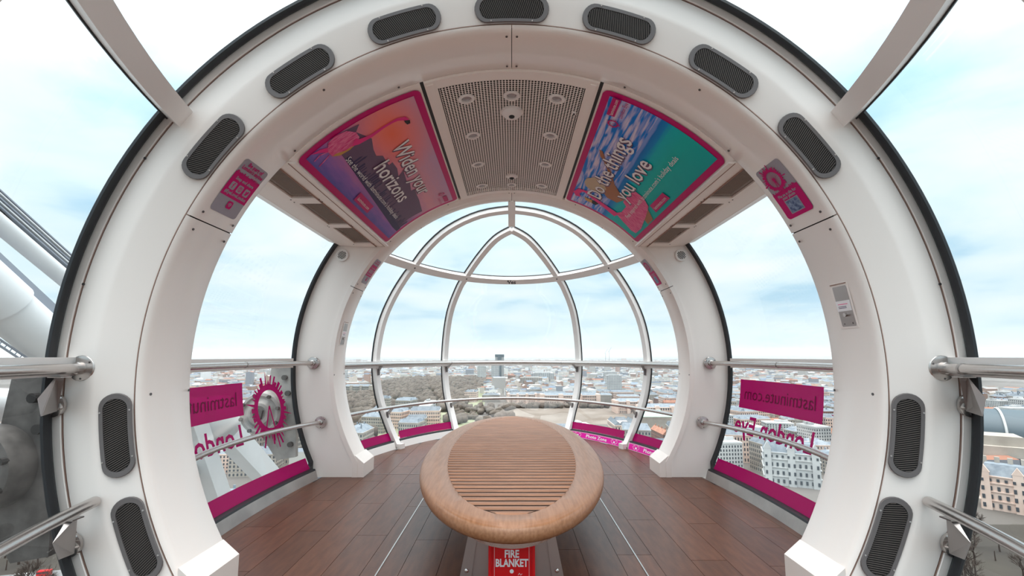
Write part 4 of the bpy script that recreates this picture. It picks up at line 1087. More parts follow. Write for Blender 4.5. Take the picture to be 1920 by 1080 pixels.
# near dome: both rails start at the near arch and run back past the viewer
b0 = math.asin((4.74 - Y0) / sqrt(15.3))
PN = [(x, y, ZR + .022) for x, y, z in ell_arc(4.17, 15.3, 0, 4.76, 64, mir)]
rail('handrail', PN, .0215, 'thick upper steel handrail running back past the viewer from the near arch', RG, ((1, 2.052, -1), (1, 2.052, -1)), [(PN[1], Vector(PN[2]) - Vector(PN[1]))])
PM = ell_arc(3.76, 12.2, ZL, 4.80, 64, mir)
root = rail('handrail', PM, .0225, 'thick lower steel handrail with rounded free ends beside the viewer', LG, (False, False))
for p in (PM[0], PM[-1]): MB().sphere(p, .0225, 16, 8).build('end_cap', M['steel'], root)
# brackets of the near rails: plate from the rail down to a round puck on the arch
def near_bracket(s, P_top, P_puck, label):
    root = empty('rail_bracket', P_puck); tag(root, label, 'bracket', 'rail brackets on the near arch')
    K_ = Vector(P_puck)
    mb = MB().tube([K_, K_ + Vector((0, -.012, 0)), K_ + Vector((0, -.014, 0))], 0, 24, rr=[.050, .050, .044]); mb.build('puck', M['steel'], root, smooth=40)
    for a in (1.5, 4.6): MB().cyl(K_ + Vector((.034 * cos(a), -.015, .034 * sin(a))), (0, 1, 0), .005, .008, 8).build('screw', M['screw'], root)
    raw = [(1.890, 1.940, 1.036), (1.912, 1.930, 1.036), (1.887, 1.840, .951), (1.866, 1.840, .883), (1.954, 1.990, .885), (1.978, 2.012, .93)] if P_top == 'u' else [(1.766, 1.930, .470), (1.793, 1.920, .470), (1.766, 1.840, .405), (1.735, 1.840, .345), (1.818, 1.990, .305), (1.850, 2.012, .350)]
    pts = [Vector((s * a, b, c)) for a, b, c in raw]
    mb = MB(); mb.prism(pts, (s * .004, .009, 0)); mb.build('gusset_plate', M['satin'], root, smooth=0)
    for q in (.016, -.016): MB().tube([K_ + Vector((0, -.010, q)), (pts[4] + pts[5]) / 2 + Vector((0, 0, q))], .006, 8).build('pin', M['steel'], root)
    MB().box((pts[0] + pts[1]) / 2 + Vector((0, 0, -.003)), (.055, .05, .005)).build('saddle', M['satin'], root, smooth=0)
for s, sd in ((-1, 'left'), (1, 'right')):
    near_bracket(s, 'u', (s * 2.005, 2.036, .905), 'steel plate bracket under the upper handrail on the %s of the near arch' % sd)
    near_bracket(s, 'l', (s * 1.872, 2.036, .325), 'steel plate bracket under the lower handrail on the %s of the near arch' % sd)
# brackets at the far ribs
def rib_bracket(P, s, curve, z, lb):
    q = on_shell(Vector((s * by_z(P, z).x, by_z(P, z).y, z))); nn = shell_n(q)
    dirv = Vector((-nn.x, -nn.y, 0)).normalized()
    # point of the rail nearest this rib
    best = min((Vector(p) for p in curve), key=lambda v: (Vector((v.x, v.y, 0)) - Vector((q.x, q.y, 0))).length)
    lo = on_shell(Vector((s * by_z(P, z - .11).x, by_z(P, z - .11).y, z - .11))); lo2 = lo - shell_n(lo) * .06
    tt = Vector((-dirv.y, dirv.x, 0))
    root = empty('rib_bracket', lo2); tag(root, lb, 'bracket', 'rail brackets on the dome ribs')
    a = best + Vector((0, 0, -.018))
    mb = MB(); mb.prism([a + dirv * .012 - tt * .004, a - dirv * .03 - tt * .004, lo2 + Vector((0, 0, .028)) - tt * .004, lo2 + Vector((0, 0, -.028)) - tt * .004], tt * .008)
    mb.build('gusset_plate', M['satin'], root, smooth=0)
    R = Matrix((tt, -dirv, Vector((0, 0, 1)))).transposed()
    MB().box(lo2 + dirv * .008, (.030, .02, .075), R).build('clamp_block', M['ventmetal'], root, smooth=0)
for P, nm in ((OUT, 'outer'), (INN, 'inner')):
    for s, sd in ((-1, 'left'), (1, 'right')):
        rib_bracket(P, s, PT, 1.03, 'small steel bracket under the upper rail at the %s %s rib' % (nm, sd))
        rib_bracket(P, s, PLo, 0.50, 'small steel bracket under the lower rail at the %s %s rib' % (nm, sd))

# ---- bench
BY, BH = 3.555, 0.455
bench = empty('bench', (0, BY, 0)); tag(bench, 'oval oak bench with slatted top in the middle of the capsule', 'bench')
ai, bi, ao, bo = 0.435, 1.55, 0.612, 1.69
prof = [(0.0, -.03), (0.0, -.002), (0.012, 0.0), (.62, 0.001), (.74, -.003), (.80, -.0055), (.86, -.007), (.93, -.013), (.98, -.025), (1.0, -.040), (.985, -.055), (.94, -.066), (.86, -.071), (.30, -.071)]
mb = MB(); n = 96; k = len(prof)
for i in range(n):
    t = 2 * pi * i / n
    for q, z in prof: mb.v.append(((ai + (ao - ai) * q) * cos(t), BY + (bi + (bo - bi) * q) * sin(t), BH + z))
mb.f = [(i * k + j, ((i + 1) % n) * k + j, ((i + 1) % n) * k + (j + 1) % k, i * k + (j + 1) % k) for i in range(n) for j in range(k)]
mb.build('rim', M['wood_top'], bench, smooth=50)
NS = 47; pitch = 2 * bi / NS
for i in range(NS):
    y = BY - bi + pitch * (i + .5); w = pitch * .70
    def hx(yy): 
        q = 1 - ((yy - BY) / bi) ** 2; return ai * sqrt(q) if q > 0 else 0.0
    a, b = hx(y - w / 2), hx(y + w / 2)
    if max(a, b) < .03: continue
    a, b = max(a, .02), max(b, .02)
    sec = [(-.5, -.028), (-.5, -.011), (-.44, -.0045), (-.22, .001), (.22, .001), (.44, -.0045), (.5, -.011), (.5, -.028)]
    vs_ = []
    for s in (-1, 1):
        for q, z in sec:
            h = a + (b - a) * (q + .5) + .003; vs_.append((s * h, y + q * w, BH + z))
    kk = len(sec); fs_ = [(j, (j + 1) % kk, kk + (j + 1) % kk, kk + j) for j in range(kk)] + [tuple(range(kk)), tuple(range(2 * kk - 1, kk - 1, -1))]
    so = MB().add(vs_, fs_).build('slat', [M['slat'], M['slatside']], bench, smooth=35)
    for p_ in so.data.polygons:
        if abs(p_.normal.y) > .75: p_.material_index = 1      # groove shade painted as a darker brown on the slat edges
mb = MB(); n = 64
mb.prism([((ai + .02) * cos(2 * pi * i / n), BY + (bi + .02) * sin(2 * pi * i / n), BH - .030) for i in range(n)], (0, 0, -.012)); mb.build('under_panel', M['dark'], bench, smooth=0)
mb = MB(); mb.prism([(.47 * cos(2 * pi * i / n), BY + 1.56 * sin(2 * pi * i / n), BH - .0705) for i in range(n)], (0, 0, -.062)); mb.build('apron', M['steel'], bench, smooth=60)
for sg, nm in ((-1, 'near'), (1, 'far')):
    yb = BY + sg * 1.36
    ped = MB(); ped.prism([(-.195, yb, .33), (.195, yb, .33), (.262, yb, 0.0), (-.262, yb, 0.0)], (0, -sg * .05, 0)); p = ped.build('pedestal', M['satin'], bench, smooth=0)
    for s in (-1, 1):
        mb = MB(); mb.prism([(s * .195, yb - sg * .0, .33), (s * .262, yb, 0), (s * .262, yb - sg * .62, 0), (s * .195, yb - sg * .62, .33)], (-s * .01, 0, 0)); mb.build('side_plate', M['satin'], bench, smooth=0)
        mb = MB(); mb.prism([(s * .155, yb + sg * .012, .33), (s * .195, yb + sg * .012, .33), (s * .262, yb + sg * .012, 0), (s * .20, yb + sg * .012, 0)], (0, -sg * .012, 0)); mb.build('leg_flange', M['satin'], bench, smooth=0)
        MB().sphere((s * .205, yb + sg * .014, .155), .010, 12, 6, (1, .6, 1)).build('bolt', M['steel'], bench)
fb = empty('fire_blanket', (0, 2.155, .02)); tag(fb, 'red fire blanket case under the near end of the bench', 'fire blanket')
MB().box((0, 2.158, .175), (.205, .05, .31)).build('case', M['red'], fb, smooth=0)
for s in (-1, 1): MB().cyl((s * .095, 2.134, .175), (0, 0, 1), .009, .31, 10).build('case_edge', M['red'], fb)
mb = MB(); yf = 2.1325
flat_text(mb, 'FIRE', .036, lambda a, b: (a, yf, .232 + b * 1.25), 'CENTER', .0012); flat_text(mb, 'BLANKET', .036, lambda a, b: (a * .95, yf, .194 + b * 1.25), 'CENTER', .0012)
mb.add([(.009 * cos(t), yf, .174 + .009 * sin(t)) for t in [pi * j / 7 for j in range(14)]], [tuple(range(14))])
for s in (-1, 1): mb.box((s * .077, yf, .17), (.0012, .0006, .28))
rd = random.Random(3)
for i in range(9): w = rd.uniform(.03, .05); mb.box((-.05 + w / 2, yf, .152 - i * .010), (w, .0006, .0022))
for i in range(5):
    z = .158 - i * .018; v, f = poly_strip([(.028, z), (.034, z + .008), (.040, z), (.046, z + .006)], .002); mb.add([(a, yf, b) for a, b in v], f)
mb.build('lettering', M['print_white'], fb, smooth=0, fix=False)

# ------------------------------------------------------------------ the wheel outside, left
def pipe(name, a, b, r, m, label, cat, k=20, group=None):
    o = MB().tube([a, b], r, k).build(name, m); return tag(o, label, cat, group)
g = 'white steel members of the wheel rim'
rt = empty('rim_beam', (-5, 4.7, 2.3)); tag(rt, 'pale lattice beam with cable tracks crossing the upper left window', 'beam', g)
A_, B_ = Vector((-5, 3.2, 2.98)), Vector((-5, 7.2, 0.95))
A_ = Vector((-5, 4.30, 2.50)) + (Vector((-5, 4.30, 2.50)) - Vector((-5, 5.03, 2.06))).normalized() * 1.6; B_ = Vector((-5, 5.03, 2.06)) + (Vector((-5, 5.03, 2.06)) - Vector((-5, 4.30, 2.50))).normalized() * 2.2
dv = (B_ - A_).normalized(); up_ = Vector((1, 0, 0)).cross(dv).normalized()
if up_.z < 0: up_ = -up_
MB().tube([A_ - up_ * .07, B_ - up_ * .07], .085, 20).build('main_tube', M['rimwhite'], rt)
for i, (o_, m) in enumerate(((.04, 'rimgrey'), (.075, 'rimwhite'), (.105, 'rimgrey'), (.14, 'rimwhite'), (.165, 'rimgrey'))):
    MB().box((A_ + B_) / 2 + up_ * o_, ((.10), (B_ - A_).length, .012), Matrix((Vector((1, 0, 0)), dv, up_)).transposed()).build('cable_track', M[m], rt, smooth=0)
MB().tube([A_ + dv * 1.3 + up_ * .0, A_ + dv * 2.3 + up_ * .12], .02, 8).build('cable_bundle', M['black'], rt)
rt = empty('rim_tube', (-5, 4.7, 1.5)); tag(rt, 'thick white rim tube with grey top plate below the cable beam', 'beam', g)
a0, a1 = Vector((-5, 4.40, 1.66)), Vector((-5, 4.87, 1.31)); d_ = (a1 - a0).normalized(); A_, B_ = a0 - d_ * 1.6, a1 + d_ * 1.9
u2 = Vector((1, 0, 0)).cross(d_).normalized(); u2 = u2 if u2.z > 0 else -u2
MB().tube([A_, B_], .22, 28).build('main_tube', M['rimwhite'], rt)
MB().box((A_ + B_) / 2 + u2 * .235, (.20, (B_ - A_).length, .10), Matrix((Vector((1, 0, 0)), d_, u2)).transposed()).build('top_plate', M['rimgrey'], rt, smooth=0)
MB().tube([A_, a0 + d_ * .05], .25, 28).build('joint_sleeve', M['rimwhite'], rt)
# small dark truss, lower left
rt = empty('gantry', (-5, 4.4, 1.2)); tag(rt, 'dark narrow truss at the far left just above the handrail', 'truss')
a0, a1 = Vector((-5, 4.25, 1.36)), Vector((-5, 4.95, .90))
for o_ in (0, .055): MB().tube([a0 + Vector((0, 0, o_)), a1 + Vector((0, 0, o_))], .011, 8).build('chord', M['rimgrey'], rt)
for i in range(14):
    p = a0.lerp(a1, i / 14); q = a0.lerp(a1, (i + .5) / 14) + Vector((0, 0, .055)); MB().tube([p, q], .005, 6).build('brace', M['rimgrey'], rt)
pipe('rim_tube', (-3.3, 1.2, 1.03), (-3.3, 6.4, .385), .105, M['rimwhite'], 'large horizontal white rim tube behind the bearings outside the left windows', 'beam', 24, g)
pipe('rim_tube', (-3.3, 1.6, .19), (-3.3, 3.75, .03), .055, M['rimwhite'], 'thin white tube below the bearing in the lower left window', 'beam', 16, g)
rt = empty('rim_node', (-3.3, 5.4, .2)); tag(rt, 'white diagonal box struts meeting behind the emblem in the left window', 'beam', g)
for a, b, w in (((-3.3, 5.15, .45), (-3.3, 8.2, -1.9), .26), ((-3.25, 4.7, .50), (-3.25, 5.9, -1.6), .20), ((-3.35, 5.35, .5), (-3.35, 3.6, -1.6), .13)):
    a, b = Vector(a), Vector(b); d_ = (b - a).normalized(); u2 = Vector((1, 0, 0)).cross(d_).normalized()
    MB().box((a + b) / 2, (.18, (b - a).length, w), Matrix((Vector((1, 0, 0)), d_, u2)).transposed()).build('strut', M['rimwhite'], rt, smooth=0)
MB().sphere((-3.3, 5.2, .42), .26, 20, 12).build('node_casting', M['rimwhite'], rt)
def bearing(y, x, z, label, dirty):
    rt = empty('bearing', (x, y, z)); tag(rt, label, 'bearing', 'capsule bearings')
    m1, m2 = (M['oily'], M['dark']) if dirty else (M['castwhite'], M['oily'])
    def lathe(prof, name, m):
        mb = MB(); k = 36
        for i in range(k): a = 2 * pi * i / k; mb.v += [(x + R * cos(a), y + h, z + R * sin(a)) for R, h in prof]
        q = len(prof); mb.f = [(i * q + j, ((i + 1) % k) * q + j, ((i + 1) % k) * q + j + 1, i * q + j + 1) for i in range(k) for j in range(q - 1)] + [tuple(i * q for i in range(k))]
        mb.build(name, m, rt, smooth=35)
    lathe([(.15, -.06), (.165, -.075), (.19, -.07), (.20, -.04), (.205, .08), (.02, .085)], 'outer_ring', m1)
    lathe([(.06, -.09), (.075, -.10), (.10, -.095), (.115, -.07), (.145, -.055)], 'inner_hub', m1)
    MB().box((x, y - .09, z), (.075, .05, .085), Matrix.Rotation(.2, 3, 'Y')).build('hub_block', m2, rt, smooth=0)
    for i in range(8):
        a = 2 * pi * i / 8 + .3; MB().cyl((x + .175 * cos(a), y - .08, z + .175 * sin(a)), (0, 1, 0), .017, .03, 8).build('bolt', m2, rt)
    # back plate and arm to the mounting ring
    mb = MB(); mb.prism([(x + .02, y + .05, z + .42), (x + .26, y + .05, z + .50), (x + .30, y + .05, z - .42), (x + .12, y + .05, z - .45), (x - .05, y + .05, z - .2)], (0, .05, 0)); mb.build('arm_plate', m1 if dirty else M['castwhite'], rt, smooth=0)
    for dx_, dz_ in ((.16, .33), (.25, -.30), (.20, .18)): MB().cyl((x + dx_, y + .04, z + dz_), (0, 1, 0), .025, .04, 10).build('arm_bolt', m2, rt)
bearing(2.25, -2.52, .585, 'large dark greasy bearing outside the near left window', True)
bearing(4.42, -2.36, .585, 'pale capsule bearing seen through the emblem in the left side window', False)

# ------------------------------------------------------------------ the city far below
G = -120.0; GZ = G
def city_mat(name, wall, win, sx=3.2, sz=3.3):
    m, n, l, b = new_mat(name); b.inputs['Roughness'].default_value = .8
    b.inputs['Base Color'].default_value = (*wall, 1); return m
CM = {
 'stone': mat('portland_stone', (0.44, 0.39, 0.34), .85, var=(.05, (0.32, 0.28, 0.24)), spread=.15),
 'pinkstone': mat('pale_pink_stone', (0.78, 0.60, 0.51), .85, var=(.05, (0.66, 0.47, 0.39)), spread=.1),
 'brick': mat('red_brown_brick', (0.30, 0.15, 0.11), .9, var=(.05, (0.22, 0.12, 0.09)), spread=.2),
 'white': mat('white_render', (0.58, 0.58, 0.57), .8, spread=.1, var=(.05, (.46, .46, .46))),
 'slate': mat('slate_roof', (0.12, 0.145, 0.175), .6, var=(.2, (0.20, 0.23, 0.26)), spread=.25),
 'terra': mat('orange_tile_roof', (0.42, 0.20, 0.12), .8, var=(.2, (0.30, 0.13, 0.09)), spread=.2),
 'copper': mat('green_copper_roof', (0.34, 0.56, 0.46), .7, var=(.2, (0.44, 0.64, 0.55))),
 'flat': mat('pale_flat_roof', (0.40, 0.40, 0.40), .8, var=(.1, (0.52, 0.52, 0.52)), spread=.2),
 'win': mat('dark_window_glass', (0.06, 0.07, 0.085), .25),
 'bluegl': mat('blue_curtain_glass', (0.07, 0.10, 0.12), .55),
 'tree': mat('bare_winter_trees', (0.085, 0.062, 0.048), .95, var=(.02, (0.135, 0.11, 0.088))),
 'twig': mat('brown_twigs', (0.055, 0.036, 0.028), .95),
 'road': mat('grey_asphalt', (0.16, 0.16, 0.165), .9, var=(.03, (0.22, 0.22, 0.22))),
 'grass': mat('winter_lawn', (0.20, 0.22, 0.13), .95, var=(.01, (0.30, 0.30, 0.2))),
}
# ground
m, n, l, b = new_mat('city_ground'); b.inputs['Roughness'].default_value = .95
t = n.new('ShaderNodeTexCoord'); v = n.new('ShaderNodeTexVoronoi'); v.inputs['Scale'].default_value = .018; l.new(t.outputs['Object'], v.inputs['Vector'])
z = n.new('ShaderNodeTexNoise'); z.inputs['Scale'].default_value = .0022; z.inputs['Detail'].default_value = 8; l.new(t.outputs['Object'], z.inputs['Vector'])
r1 = n.new('ShaderNodeValToRGB'); l.new(z.outputs[0], r1.inputs[0]); r1.color_ramp.elements[0].position = .4; r1.color_ramp.elements[1].position = .6
r1.color_ramp.elements[0].color = (.09, .078, .068, 1); r1.color_ramp.elements[1].color = (.17, .155, .145, 1)
hs = n.new('ShaderNodeMixRGB'); hs.blend_type = 'MULTIPLY'; hs.inputs[0].default_value = 0.0; l.new(r1.outputs[0], hs.inputs[1]); l.new(v.outputs['Color'], hs.inputs[2]); l.new(hs.outputs[0], b.inputs['Base Color'])
mb = MB(); k = 64; mb.add([(0, 0, G)] + [(26000 * cos(2 * pi * i / k), 26000 * sin(2 * pi * i / k), G) for i in range(k)], [(0, i + 1, (i + 1) % k + 1) for i in range(k)])
tag(mb.build('ground', m, smooth=0), kind='structure')
# distant low hills
mb = MB(); rd = random.Random(11)
for (cx, cy, rx, h) in ((9000, 17000, 5200, 62), (3200, 21000, 3800, 50), (-9000, 19000, 6500, 48), (-1500, 22500, 6000, 30), (15500, 12500, 5000, 55)):
    mb.sphere((cx, cy, G - 5), rx, 32, 8, (1, .35, h * 2.6 / rx))
tag(mb.build('hills', mat('hazy_hills', (0.16, 0.19, 0.21), .95), smooth=180), kind='structure')

def building_mesh(style, W=1.0, D=1.0, H=1.0, floors=5, bays=9, roof='hip', seed=0):
    """a template in metres: returns root with wall, roof and windows"""
    root = empty('city_building', (0, 0, 0)); rd = random.Random(seed)
    wall = MB().box((0, 0, H / 2), (W, D, H)); wall.box((0, 0, H * .985), (W * 1.02 + .3, D * 1.02 + .3, H * .03 + .2)); wall.box((0, 0, H * .25), (W + .5, D + .5, .5))
    wall.build('wall', CM[style], root, smooth=0)
    rf = MB(); rm = 'slate'
    if roof == 'hip':
        i_ = min(W, D) * .32; h = min(W, D) * .22
        rf.add([(-W / 2, -D / 2, H), (W / 2, -D / 2, H), (W / 2, D / 2, H), (-W / 2, D / 2, H), (-W / 2 + i_, -D / 2 + i_, H + h), (W / 2 - i_, -D / 2 + i_, H + h), (W / 2 - i_, D / 2 - i_, H + h), (-W / 2 + i_, D / 2 - i_, H + h)], [(0, 1, 5, 4), (1, 2, 6, 5), (2, 3, 7, 6), (3, 0, 4, 7), (4, 5, 6, 7)])
        for i in range(5): rf.box((rd.uniform(-.35, .35) * W, rd.uniform(-.3, .3) * D, H + h * .9), (1.6, 1.2, h * .9 + 1.5))
    elif roof == 'court':
        for a, b, w_, d_ in ((0, -D * .36, W, D * .28), (0, D * .36, W, D * .28), (-W * .40, 0, W * .2, D * .5), (W * .40, 0, W * .2, D * .5)):
            h = 4.0; rf.add([(a - w_ / 2, b - d_ / 2, H), (a + w_ / 2, b - d_ / 2, H), (a + w_ / 2, b + d_ / 2, H), (a - w_ / 2, b + d_ / 2, H), (a - w_ / 2 + 2, b, H + h) if w_ > d_ else (a, b - d_ / 2 + 2, H + h), (a + w_ / 2 - 2, b, H + h) if w_ > d_ else (a, b + d_ / 2 - 2, H + h)],
                                  [(0, 1, 5, 4), (2, 3, 4, 5), (1, 2, 5), (3, 0, 4)] if w_ > d_ else [(0, 3, 5, 4), (1, 4, 5, 2), (0, 1, 4), (2, 3, 5)])
    elif roof == 'terra': 
        rm = 'terra'; h = 5; rf.add([(-W / 2, -D / 2, H), (W / 2, -D / 2, H), (W / 2, D / 2, H), (-W / 2, D / 2, H), (-W / 2, 0, H + h), (W / 2, 0, H + h)], [(0, 1, 5, 4), (2, 3, 4, 5), (1, 2, 5), (3, 0, 4)])
        for i in range(4): rf.box(((i - 1.5) * W / 4, 0, H + h), (1.5, 1.2, 4))
    else:
        rm = 'flat'; rf.box((0, 0, H + .4), (W * .96, D * .96, .8))
        for i in range(3): rf.box((rd.uniform(-.3, .3) * W, rd.uniform(-.3, .3) * D, H + 2), (W * rd.uniform(.1, .3), D * rd.uniform(.1, .3), 4))
    if roof == 'copper': rm = 'copper'
    rf.build('roof', CM[rm], root, smooth=0)
    wn = MB(); fh = H * .94 / floors
    for f in range(floors):
        zc = fh * (f + .55)
        for sgn, ax_, L, O_ in ((-1, 0, W, D), (1, 1, D, W), (-1, 1, D, W), (1, 0, W, D)):
            nb = max(2, int(bays * L / max(W, D)))
            for j in range(nb):
                c = (j + .5) / nb * L - L / 2; w2, h2 = L / nb * .23, fh * .30
                if ax_ == 0: q = [(c - w2, sgn * (O_ / 2 + .08), zc - h2), (c + w2, sgn * (O_ / 2 + .08), zc - h2), (c + w2, sgn * (O_ / 2 + .08), zc + h2), (c - w2, sgn * (O_ / 2 + .08), zc + h2)]
                else: q = [(sgn * (O_ / 2 + .08), c - w2, zc - h2), (sgn * (O_ / 2 + .08), c + w2, zc - h2), (sgn * (O_ / 2 + .08), c + w2, zc + h2), (sgn * (O_ / 2 + .08), c - w2, zc + h2)]
                wn.add(q, [(0, 1, 2, 3)])
    o = wn.build('windows', CM['win'], root, smooth=0, fix=False); o['kind'] = 'stuff'
    return root
LB = {
 'stone': ('pale stone city block with grey slate roofs far below the capsule', 'pale stone blocks of the city'),
 'brick': ('red brick city block with slate roof far below the capsule', 'red brick blocks of the city'),
 'terra': ('brick terrace with orange tiled roof far below the capsule', 'orange roofed terraces of the city'),
 'white': ('white flat-roofed office block far below the capsule', 'white office blocks of the city'),
 'pink': ('pinkish stone block around a courtyard far below the capsule', 'pinkish courtyard blocks of the city'),
}
temps = [
 ('stone', building_mesh('stone', 46, 26, 24, 5, 12, 'hip', 1)), ('stone', building_mesh('stone', 34, 34, 28, 6, 9, 'court', 2)),
 ('brick', building_mesh('brick', 40, 18, 20, 5, 11, 'hip', 3)), ('terra', building_mesh('brick', 52, 12, 15, 4, 14, 'terra', 4)),
 ('white', building_mesh('white', 38, 24, 30, 8, 10, 'flat', 5)), ('pink', building_mesh('pinkstone', 60, 36, 26, 5, 16, 'court', 6)),
]
# keep-out zones: park, parade ground, landmarks
rd = random.Random(21)
def in_park(x, y):
    return (-560 < x < -115 and 1000 < y < 2500 and x / y < -.055) or (x / y < -.30 and x / y > -.42 and 600 < y < 1250)
def reserved(x, y):
    if in_park(x, y): return True
    if -130 < x < 330 and 690 < y < 1190: return True
    if abs(x) < 1000 and y < 330: return True
    if 150 < x < 330 and 290 < y < 470: return True
    if x > 290 and y < 400: return True
    if x < -240 and y < 460: return True
    return False
cand = []
y = 345.0
while y < 1500:
    sp = 60
    x = -1.25 * y
    while x < 1.25 * y:
        px, py = x + rd.uniform(-9, 9), y + rd.uniform(-7, 7)
        if not reserved(px, py) and (px, py) != (0, 0): cand.append((px, py, rd.random()))
        x += sp
    y += 50
def seen(x, y):
    q = x / y
    d = y
    if -.37 < q < .37: return d > 560
    if .45 < q < .72: return True
    if -.72 < q < -.45: return d > 330
    return q > 1.02
vis = [c for c in cand if seen(c[0], c[1])]
vis.sort(key=lambda c: c[1]); keep = vis[:235]; ks = set(keep); rest = [c for c in cand if c not in ks]
used = set()
for x, y, q in keep:
    ti = int(q * 6) if y > 0 else 0
    if x / y < .5 and x / y > -.1 and rd.random() < .25: ti = 5
    st, T0 = temps[ti]
    if ti in used: o = copy_tree(T0)
    else: o = T0; used.add(ti)
    s = rd.uniform(.8, 1.0); o.location = (x, y, G); o.rotation_euler = (0, 0, rad(rd.choice([0, 8, 90, 98, -12])) + rd.uniform(-.06, .06)); o.scale = (s, s, rd.uniform(.75, 1.2))
    q_ = x / y
    zn = 'through the left side window' if q_ < -.40 else 'through the left half of the far dome' if q_ < 0 else 'through the right half of the far dome' if q_ < .40 else 'through the right side window' if q_ < .8 else 'at the right picture edge'
    far_ = 'nearer' if y < 620 else 'more distant'
    tag(o, far_ + ' ' + LB[st][0].replace(' far below the capsule', '').replace(' with grey slate roofs', '').replace(' around a courtyard', ' with courtyard').replace(' city', '') + ', ' + zn, 'building', far_ + ' ' + LB[st][1] + ' ' + zn)
for i, (st, T0) in enumerate(temps):
    if i not in used: tag(T0, LB[st][0], 'building', LB[st][1]); T0.location = (600 + i * 60, 700, G)

# the rest of the city: too many and too small to tell apart
def vcol_mat(name):
    m, n, l, b = new_mat(name); b.inputs['Roughness'].default_value = .8
    a = n.new('ShaderNodeAttribute'); a.attribute_name = 'tone'; l.new(a.outputs['Color'], b.inputs['Base Color']); return m
def mass(name, items, label):
    V, F, C_ = [], [], []
    for (x, y, w, d, h, rot, wc, rc, rh) in items:
        c, s = cos(rot), sin(rot); n = len(V)
        P4 = [(x + a * w * c - b * d * s, y + a * w * s + b * d * c) for a, b in ((-.5, -.5), (.5, -.5), (.5, .5), (-.5, .5))]
        V += [(p[0], p[1], G) for p in P4] + [(p[0], p[1], G + h) for p in P4]
        R0 = (x - .5 * w * c, y - .5 * w * s, G + h + rh); R1 = (x + .5 * w * c, y + .5 * w * s, G + h + rh); V += [R0, R1]
        fs = [(n, n + 1, n + 5, n + 4), (n + 1, n + 2, n + 6, n + 5), (n + 2, n + 3, n + 7, n + 6), (n + 3, n, n + 4, n + 7), (n + 4, n + 5, n + 9, n + 8), (n + 6, n + 7, n + 8, n + 9), (n + 5, n + 6, n + 9), (n + 7, n + 4, n + 8)]
        F += fs; C_ += [wc] * 4 + [rc] * 2 + [wc] * 2
    me = bpy.data.meshes.new(name); me.from_pydata(V, [], F)
    at = me.color_attributes.new('tone', 'FLOAT_COLOR', 'CORNER'); buf = []
    for p, c in zip(me.polygons, C_): buf += [*c, 1.0] * len(p.vertices)
    at.data.foreach_set('color', buf); me.materials.append(vcol_mat(name + '_paint'))
    o = add_obj(name, me); tag(o, label, 'buildings', None, 'stuff'); return o
WC = [(.56, .53, .49), (.66, .65, .62), (.30, .20, .16), (.38, .24, .19), (.48, .46, .44), (.62, .54, .48), (.24, .25, .28), (.72, .72, .72), (.40, .38, .36)]
RC = [(.12, .15, .20), (.09, .11, .14), (.28, .12, .075), (.30, .30, .31), (.16, .18, .21), (.50, .50, .50), (.16, .12, .10), (.18, .23, .29)]
items = []
for x, y, q in rest:
    items.append((x, y, rd.uniform(28, 46), rd.uniform(14, 26), rd.uniform(14, 26), rd.choice([0, .14, 1.6, 1.7]), rd.choice(WC), rd.choice(RC), rd.uniform(0, 5)))
yy_ = 1500.0
while yy_ < 13000:
    step = 34 + (yy_ - 1500) * .022; x = -.80 * yy_
    while x < .80 * yy_:
        px, py = x + rd.uniform(-.4, .4) * step, yy_ + rd.uniform(-.4, .4) * step
        k = 1 + (yy_ - 1500) / 4500
        if not in_park(px, py) and rd.random() < .84:
            h = rd.uniform(10, 24) * (1 + (rd.random() < .05) * rd.uniform(.5, 2.0))
            items.append((px, py, rd.uniform(18, 44) * k, rd.uniform(12, 24) * k, h, rd.uniform(0, 3.1), rd.choice(WC), rd.choice(RC), rd.uniform(0, 5)))
        x += step * rd.uniform(1.0, 1.5)
    yy_ += step * .95
mass('distant_city', items, 'hazy spread of London rooftops reaching to the horizon')

# landmarks one by one
def box_tower(name, x, y, w, d, h, wallm, label, floors, bays, extra=None):
    rt = empty(name, (x, y, G)); tag(rt, label, 'building')
    MB().box((x, y, G + h / 2), (w, d, h)).build('wall', wallm, rt, smooth=0)
    MB().box((x, y, G + h + 1.5), (w * .7, d * .7, 3)).build('roof', CM['flat'], rt, smooth=0)
    mb = MB()
    for f in range(floors):
        zc = G + h * (f + .6) / floors
        for j in range(bays):
            cx = x - w / 2 + w * (j + .5) / bays; mb.box((cx, y - d / 2 - .1, zc), (w / bays * .6, .3, h / floors * .45))
        for s in (-1, 1):
            for j in range(max(2, bays // 2)):
                cy = y - d / 2 + d * (j + .5) / max(2, bays // 2); mb.box((x + s * (w / 2 + .1), cy, zc), (.3, d / max(2, bays // 2) * .6, h / floors * .45))
    o = mb.build('windows', CM['win'] if extra is None else extra, rt, smooth=0); o['kind'] = 'stuff'
    return rt
box_tower('office_tower', -84, 2350, 40, 30, 86, CM['white'], 'tall pale twin-slab tower rising to the horizon left of centre', 18, 5)
t_ = box_tower('office_tower', -64, 2420, 46, 36, 128, CM['white'], 'tallest tower with dark crown just left of the centre on the horizon', 26, 6)
MB().box((-64, 2420, G + 124), (48, 38, 14)).build('crown', CM['bluegl'], t_, smooth=0); MB().box((-64, 2400, G + 60), (18, 6, 120)).build('glass_shaft', CM['bluegl'], t_, smooth=0)
box_tower('office_tower', -150, 2300, 42, 26, 72, CM['white'], 'white slab block left of the tallest tower', 16, 6)
box_tower('office_tower', 318, 1440, 46, 26, 62, CM['white'], 'white upright office slab right of centre between the two right ribs', 15, 9)
